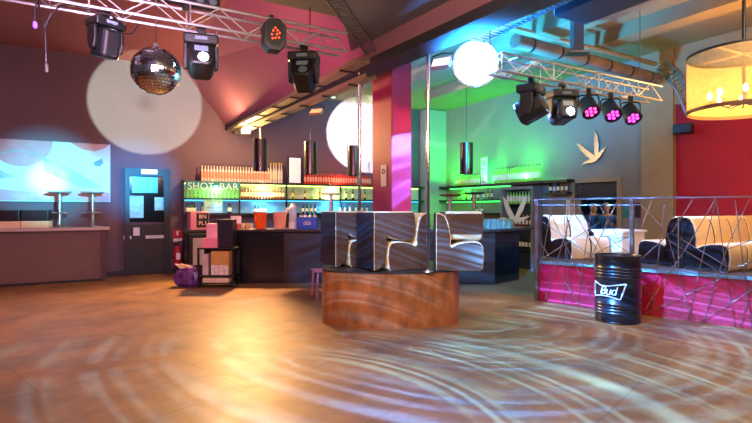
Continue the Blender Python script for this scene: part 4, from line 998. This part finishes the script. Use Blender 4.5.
# projector, hanger
p = at(601, -2, 5.2)
t = thing('projector', 'dark projector with pale side hanging from the ceiling at the top', 'projector', p, R30-PI/2)
q = MB(); q.box((0, 0, 0), (.78, .5, .22)); q.build('case', mat('navy_plastic', '#1c2638', .4), t, bevel=.01)
q = MB(); q.box((-.395, 0, .01), (.012, .48, .2)); q.build('pale_side', M['white'], t)
q = MB()
for i in range(4): q.box((.1+i*.07, -.25, -.02), (.04, .02, .06))
q.build('connectors', M['white'], t)
q = MB(); q.cyl((0, 0, .11), (0, 0, 4.52-p.z), .03, seg=12); q.build('ceiling_mount', M['darkmetal'], t)
p = at(577, 20, 7.2); t = thing('ceiling_hanger', 'dark square hanger dropping from ceiling below the projector', 'hanger', (p.x, p.y, 0))
q = MB(); q.box((0, 0, (4.52+3.75)/2), (.14, .14, 4.52-3.75)); q.build('post', M['beam'], t)
q = MB(); q.box((0, 0, 3.74), (.3, .2, .03)); q.build('foot_plate', M['darkmetal'], t)
# pendants
for px, y0, y1, D, lb in ((260.5, 139, 171, 10.5, 'dark cylinder pendant lamp above the bar, leftmost of them'), (310.5, 142, 174, 10.6, 'dark cylinder pendant lamp above bar right of the lit poster'), (354, 146, 176, 10.7, 'dark cylinder pendant lamp against the dance pole left of column'), (466.5, 143, 174, 10.6, 'dark cylinder pendant lamp above the bar right of the column')):
    p = at(px, y1, D); h = (y1-y0)/F*D; r_ = 6.6/F*D
    t = thing('pendant_lamp', lb, 'lamp', p)
    q = MB(); q.lathe([(r_*.93, 0), (r_, 0), (r_, h), (.03, h+.01), (.03, h-.01), (r_*.93, h-.02), (r_*.93, 0)], seg=28); q.build('shade', mat('pendant_metal', '#4c4644', .25, .85, vary=.05), t, smooth=True)
    zt = 4.52-p.z
    if px < 420:   # the first three hang from the lower channel or ceiling
        zt = (4.52-p.z)
    q = MB(); q.cyl((0, 0, h), (0, 0, zt), .006, seg=6); q.build('cord', M['black'], t)
    q = MB(); q.lathe([(0, .1), (.04, .12), (.05, .17), (.03, .25), (.02, h-.02)], seg=12); q.build('bulb', M['white'], t, smooth=True)
# floodlights
def flood(label, p, rz, tilt, m, s=1.):
    t = thing('flood_light', label, 'light', p, rz); t.scale = (s, s, s)
    q = MB(); q.box((0, .03, 0), (.26, .06, .16)); h = q.build('housing', M['metal'], t, bevel=.01); h.rotation_euler = (tilt, 0, 0)
    q = MB(); q.box((0, -.004, 0), (.23, .012, .13)); q.build('glass', m, h)
    q = MB(); q.tube([(-.145, .03, 0), (-.145, .06, .1), (0, .06, .13), (.145, .06, .1), (.145, .03, 0)], .01); q.build('bracket', M['darkmetal'], t)
    return t
FL = at(246, 131, 11.3)
flood('blazing warm floodlight at the far end of the cable channels', FL, math.radians(12), math.radians(-40), mat('warm_flood_glass', '#ffd79a', .3, vary=0, emit=60), .8)
p = at_z(316, 111, 3.22); flood('small orange tinted floodlight hanging under the lower cable channel', p, math.radians(-20), math.radians(-50), mat('orange_flood_glass', '#ffb070', .3, vary=0, emit=1.2), .9)
p = at(441, 62, 6.4); flood('pale pink floodlight on the beam left of the bright mirror ball', p, math.radians(-30), math.radians(-35), mat('pink_flood_glass', '#ffd2dc', .3, vary=0, emit=1.2), 1.0)

# chandelier
KC = 7.0
CC = Vector((.706*KC, .9615*KC, 0)); CR = .0935*KC; CZ0 = 1.5+95/F*KC*.985; CZ1 = CZ0+.113*KC
ch = thing('drum_chandelier', 'large sheer golden drum chandelier hanging at the right', 'chandelier', (CC.x, CC.y, CZ0))
CHH = CZ1-CZ0
sheer = mat('sheer_gold_fabric', '#f0c878', .7, vary=.12, scale=14, alpha=.5)
q = MB(); q.lathe([(CR, 0), (CR, CHH)], seg=64)
q.f = [f for f in q.f if len(f) == 4]; q.m = q.m[:len(q.f)]; q.build('fabric_shade', sheer, ch, smooth=True)
q = MB(); q.lathe([(CR+.006, CHH-.03), (CR+.006, CHH+.005), (CR-.012, CHH+.005), (CR-.012, CHH-.03), (CR+.006, CHH-.03)], seg=64); q.build('top_rim', M['black'], ch, smooth=True)
q = MB(); q.lathe([(CR+.004, .0), (CR+.006, .05), (CR-.006, .05), (CR-.006, 0), (CR+.004, 0)], seg=64); q.build('bottom_band', mat('brown_band', '#6a4a30', .6), ch, smooth=True)
q = MB()
for i in range(4): a = i*PI/2+.5; q.bar((0, 0, CHH-.02), (CR*math.cos(a), CR*math.sin(a), CHH-.02), .02, .012)
q.build('spokes', M['tan'], ch)
q = MB(); q.cyl((0, 0, .1), (0, 0, 4.52-CZ0), .022, seg=12); q.build('stem', M['darkmetal'], ch)
q = MB()
for i in range(8): a = i*PI/4+.2; q.tube([(0, 0, .12), (.2*math.cos(a), .2*math.sin(a), .08), (.36*math.cos(a), .36*math.sin(a), .16), (.38*math.cos(a), .38*math.sin(a), .2)], .01)
q.build('arms', M['darkmetal'], ch)
wb_ = mat('warm_bulb', '#ffd9a0', .3, vary=0, emit=40)
for i in range(8):
    a = i*PI/4+.2; q = MB(); q.lathe([(0, 0), (.022, .015), (.032, .05), (.02, .09), (0, .105)], c=(.38*math.cos(a), .38*math.sin(a), .2), seg=12); q.build('bulb', wb_, ch, smooth=True)

# ------------------------------------------------------------------ lights
def light(kind, name, loc, power, col, target=None, size=.1, cone=None, blend=.3, shape=None, size_y=None):
    l = bpy.data.lights.new(name, kind); l.energy = power; l.color = lin(col)[:3] if isinstance(col, str) else col
    if kind == 'AREA':
        l.size = size
        if size_y: l.shape = 'RECTANGLE'; l.size_y = size_y
    elif kind in ('POINT', 'SPOT'): l.shadow_soft_size = size
    if kind == 'SPOT': l.spot_size = math.radians(cone); l.spot_blend = blend
    o = bpy.data.objects.new(name, l); COL.objects.link(o); o.location = loc
    if target is not None: o.rotation_euler = (Vector(target)-Vector(loc)).to_track_quat('-Z', 'Y').to_euler()
    return o
def gobo(o, build):
    l = o.data; l.use_nodes = True; nt = l.node_tree; em = nt.nodes.get('Emission') or nt.nodes.new('ShaderNodeEmission')
    tc = nt.nodes.new('ShaderNodeTexCoord'); sx = nt.nodes.new('ShaderNodeSeparateXYZ'); nt.links.new(tc.outputs['Normal'], sx.inputs[0])
    def mth(op, a, b=None):
        n_ = nt.nodes.new('ShaderNodeMath'); n_.operation = op
        for i, x in enumerate((a, b)):
            if x is None: continue
            if isinstance(x, (int, float)): n_.inputs[i].default_value = x
            else: nt.links.new(x, n_.inputs[i])
        return n_.outputs[0]
    z = mth('MAXIMUM', mth('ABSOLUTE', sx.outputs['Z']), .02)
    x = mth('DIVIDE', sx.outputs['X'], z); y = mth('DIVIDE', sx.outputs['Y'], z)
    nt.links.new(build(nt, mth, x, y), em.inputs['Strength'])

# added area fills for general ambient, no such lamps in the room
light('AREA', 'fill_light', (0.5, 3.0, 3.6), 210, '#ffd9b8', (0.5, 6.5, 0), 3)
light('AREA', 'fill_light', R(-3.2, -6.5, 4.7), 230, '#ff9aa0', R(-3.0, -5, 0), 3)
light('AREA', 'fill_light', (2.2, 10.6, 4.4), 45, '#ffe0d0', (2.0, 10.5, 0), 2.5)
light('AREA', 'fill_light', (4.4, 5.0, 4.2), 110, '#ffdcb8', (4.6, 7.5, 0), 2)
light('SPOT', 'wall_wash', (-1.5, 3.0, 2.9), 900, '#d0a8d8', (-5.5, 11.5, 2.2), .3, 80, .9)
light('SPOT', 'podium_fill', (-.9, 2.2, 3.3), 420, '#ffdcb8', (.2, 6.3, .75), .1, 26, .8)  # added warm fill aimed at the podium, no fixture there
# magenta wash on slope and column
light('SPOT', 'magenta_wash', (-1.9, 5.5, 2.3), 330, '#ff7aa6', (-1.6, 8.6, 4.0), .2, 100, .9)
light('SPOT', 'red_wash', hang(614, T2e)-Vector((0, .25, .3)), 420, '#ff5a64', (.3, 7.3, 2.2), .08, 34, .4)
# warm flood
light('SPOT', 'warm_flood', FL+Vector((.05, -.16, -.05)), 1700, '#ffc078', (-1.6, 7.2, 0), .08, 120, .5)
light('POINT', 'warm_glow', FL+Vector((.0, -.25, -.1)), 230, '#ffc890', None, .08)
# white discs
def disc(nt, mth, x, y, tn):
    r = mth('DIVIDE', mth('SQRT', mth('ADD', mth('MULTIPLY', x, x), mth('MULTIPLY', y, y))), tn)
    return mth('ADD', .62, mth('MULTIPLY', .38, mth('MINIMUM', mth('MULTIPLY', r, 4.), 1)))
h1 = hang(106, T1e)+Vector((-.1, .1, -.45)); d1 = light('SPOT', 'disc_beam', h1, 6800, '#e0ffd8', at(146, 103, 11.45), .02, 18.6, .12)
gobo(d1, lambda nt, mth, x, y: disc(nt, mth, x, y, .164))
h2 = at(328, 98, 7.4); light('SPOT', 'disc_beam', h2, 21000, '#eafff4', at(365, 134, 14.2), .02, 18.6, .06)
# cyan
h3 = hang(201, T1e)+Vector((0, -.1, -.55)); light('SPOT', 'cyan_beam', h3, 7000, '#4ae0ff', at(50, 177, 10.4), .04, 18, 1.)
light('SPOT', 'cyan_beam', h3+Vector((-.05, 0, 0)), 6000, '#b8f4ff', at(50, 178, 10.4), .04, 7, 1.)
light('SPOT', 'cyan_beam', h3+Vector((.05, 0, 0)), 6000, '#28b4ff', at(136, 178, 11.3), .04, 17, 1.)
light('SPOT', 'cyan_beam', h3+Vector((.1, 0, 0)), 220, '#7aeaff', MB1, .02, 40, .5)
# blue
hb = hang(566, T2e)+Vector((0, -.15, -.32))
light('SPOT', 'blue_halo_fill', MB2+Vector((-.15, -.5, -.42)), 1900, '#1f94ff', MB2+Vector((.4, -.7, 2)), .1, 125, .7)  # added mid-air spots imitating the blue halo round the ball
light('SPOT', 'blue_halo_fill', MB2+Vector((.3, .9, -.5)), 1000, '#22b8ff', MB2+Vector((.6, 2.4, 1.5)), .1, 150, .6)
light('SPOT', 'ball_key', (MB2.x-.2, 4.4, 3.0), 1900, '#cfeaff', MB2, .03, 18, .2)  # added spot that whitens the ball, no fixture at this point
light('SPOT', 'blue_wash', hb, 380, '#2a86ff', (4.2, 6.2, .3), .05, 70, .8)
light('SPOT', 'blue_wash', hb, 5200, '#1f9cff', (2.2, 14, 3.9), .05, 52, .9)
light('SPOT', 'blue_wash', MB2+Vector((.1, .4, -.1)), 900, '#1aa0ff', (2.2, 10, 4.6), .05, 90, .9)  # added spot beside the ball, standing in for its glow on the ceiling
# green
for s in (1.0, 2.4, 3.8): light('AREA', 'green_led', R(UC-.14, -s, 2.24), 85, '#2cff4a', R(UC, -s, 3.0), .1, size_y=1.3)
light('AREA', 'green_led', R(UC-.2, -1.3, 2.08), 60, '#3cff50', R(UC-.05, -1.3, 1.4), .1, size_y=2)
light('SPOT', 'green_wash', (2.6, 9.3, 2.5), 350, '#28ff90', (1.7, 14, 4.4), .1, 70, .8)
# shelf lights on the left wall
for px in (213, 262, 330):
    u = on_wall(px); light('AREA', 'shelf_led', R(u, -.22, ZS1-.05), 30, '#e4ff9a' if px != 213 else '#9aff9a', R(u, -.08, ZS2), .06, size_y=1.)
    light('AREA', 'shelf_led', R(u, -.22, ZS2-.05), 22 if px != 213 else 5, '#62ccff', R(u, -.05, ZS3), .06, size_y=1.)
u = on_wall(335); light('AREA', 'shelf_led', R(u, -.32, ZS1+.02), 22, '#ff6a50', R(u, -.1, ZS1+.4), .05, size_y=2.)
light('POINT', 'booth_fill', R(UC+1.0, -(W0+W1)/2-.3, 2.4), 40, '#ffe6d0', None, .15)  # added unseen fill that brightens the people in the hatch
# chandelier
light('POINT', 'chandelier_glow', (CC.x, CC.y, CZ0+.3), 150, '#ffc070', None, .3)
# floor rings patterned into spots, imitating mirror ball reflections
def rings(nt, mth, x, y, z, r0, r1, freq, side, seed, flag=None):
    X = mth('MULTIPLY', x, z); Y = mth('MULTIPLY', y, z)
    rho = mth('SQRT', mth('ADD', mth('MULTIPLY', X, X), mth('MULTIPLY', Y, Y)))
    def noise(vec, dim, sc, det, rg=.5):
        n = nt.nodes.new('ShaderNodeTexNoise'); n.noise_dimensions = dim; n.inputs['Scale'].default_value = sc; n.inputs['Detail'].default_value = det; n.inputs['Roughness'].default_value = rg
        nt.links.new(vec, n.inputs['W' if dim == '1D' else 'Vector']); return n.outputs['Fac']
    def ramp(v, a, b):
        m_ = nt.nodes.new('ShaderNodeMapRange'); m_.interpolation_type = 'SMOOTHSTEP'; m_.inputs['From Min'].default_value = a; m_.inputs['From Max'].default_value = b
        nt.links.new(v, m_.inputs['Value']); return m_.outputs['Result']
    cv = nt.nodes.new('ShaderNodeCombineXYZ'); nt.links.new(X, cv.inputs[0]); nt.links.new(Y, cv.inputs[1]); cv.inputs[2].default_value = seed
    wob = mth('MULTIPLY', mth('SUBTRACT', noise(cv.outputs[0], '3D', .35, 1), .5), .5)
    w_ = mth('ADD', mth('ADD', rho, wob), mth('MULTIPLY', mth('SUBTRACT', noise(mth('ADD', rho, seed), '1D', 2.2, 2), .5), .5))
    sn = mth('ADD', mth('MULTIPLY', mth('SINE', mth('MULTIPLY', w_, 6.2832/freq)), .5), .5)
    line = mth('MULTIPLY', ramp(sn, .05, 1.), ramp(noise(mth('ADD', rho, seed+5.1), '1D', 3.1, 2), .32, .66))
    patch = ramp(noise(cv.outputs[0], '3D', .5, 2), .22, .60)
    band = mth('MULTIPLY', ramp(rho, r0, r0+1.2), mth('SUBTRACT', 1, ramp(rho, r1, r1+1.8)))
    v = mth('MULTIPLY', mth('MULTIPLY', mth('ADD', .1, mth('MULTIPLY', .9, line)), patch), band)
    if flag:
        dt = mth('DIVIDE', mth('ADD', mth('MULTIPLY', X, flag[0]), mth('MULTIPLY', Y, flag[1])), rho)
        v = mth('MULTIPLY', v, mth('SUBTRACT', 1, mth('MULTIPLY', .85, mth('MULTIPLY', ramp(dt, .955, .98), ramp(rho, flag[2]-.5, flag[2])))))
    if side:
        lo = side[2] if len(side) > 2 else 0.
        v = mth('MULTIPLY', v, mth('ADD', lo, mth('MULTIPLY', 1-lo, ramp(X, side[0], side[1]))))
    fall = mth('POWER', mth('ADD', mth('MULTIPLY', mth('MULTIPLY', rho, rho), 1/(z*z)), 1), 1.25)
    return mth('MULTIPLY', v, fall)
RAYC = (.07, .33, 1.)
zb = MB2.z-.3
ro = light('SPOT', 'ring_spot', (MB2.x, MB2.y, zb), 11500, RAYC, (MB2.x, MB2.y, 0), .01, 140, .15); ro.rotation_euler = (0, 0, 0)
gobo(ro, lambda nt, mth, x, y: rings(nt, mth, x, y, zb, -.5, 5.4, .24, (-4.5, -.5, .5), 0., (-.996, .09, 1.)))
zl = 2.9; rp = Vector((-1.4, 3.0, zl))
r2 = light('SPOT', 'ring_spot', rp, 6800, RAYC, (rp.x, rp.y, 0), .01, 160, .1); r2.rotation_euler = (0, 0, 0)  # added source out of view for the second ring family
gobo(r2, lambda nt, mth, x, y: rings(nt, mth, x, y, zl, 1.4, 6.4, .23, (.2, 2.2), 3.7, (.397, .918, 3.)))
# small laser dots on the floor
light('SPOT', 'laser_dot', at(35, 30, 4.0), 500, '#60f0ff', floor_at(8, 351), .005, 3.2, .5)
light('SPOT', 'laser_dot', at(268, 45, 5.0), 350, '#8a4aff', floor_at(268, 378), .005, 4, .5)

# ------------------------------------------------------------------ world, camera, view
wd = bpy.data.worlds.new('dim_room'); SC.world = wd; wd.use_nodes = True
wd.node_tree.nodes['Background'].inputs[0].default_value = (.55, .42, .5, 1); wd.node_tree.nodes['Background'].inputs[1].default_value = .12
cam = bpy.data.cameras.new('camera'); co = bpy.data.objects.new('camera', cam); COL.objects.link(co)
cam.sensor_width = 36; cam.lens = 36*F/752; cam.shift_y = -(211.5-HZ)/752; cam.clip_start = .05
co.location = (0, 0, CAMH); co.rotation_euler = (PI/2, 0, 0); SC.camera = co
SC.view_settings.view_transform = 'Standard'; SC.view_settings.look = 'None'; SC.view_settings.gamma = 1; SC.view_settings.exposure = 0
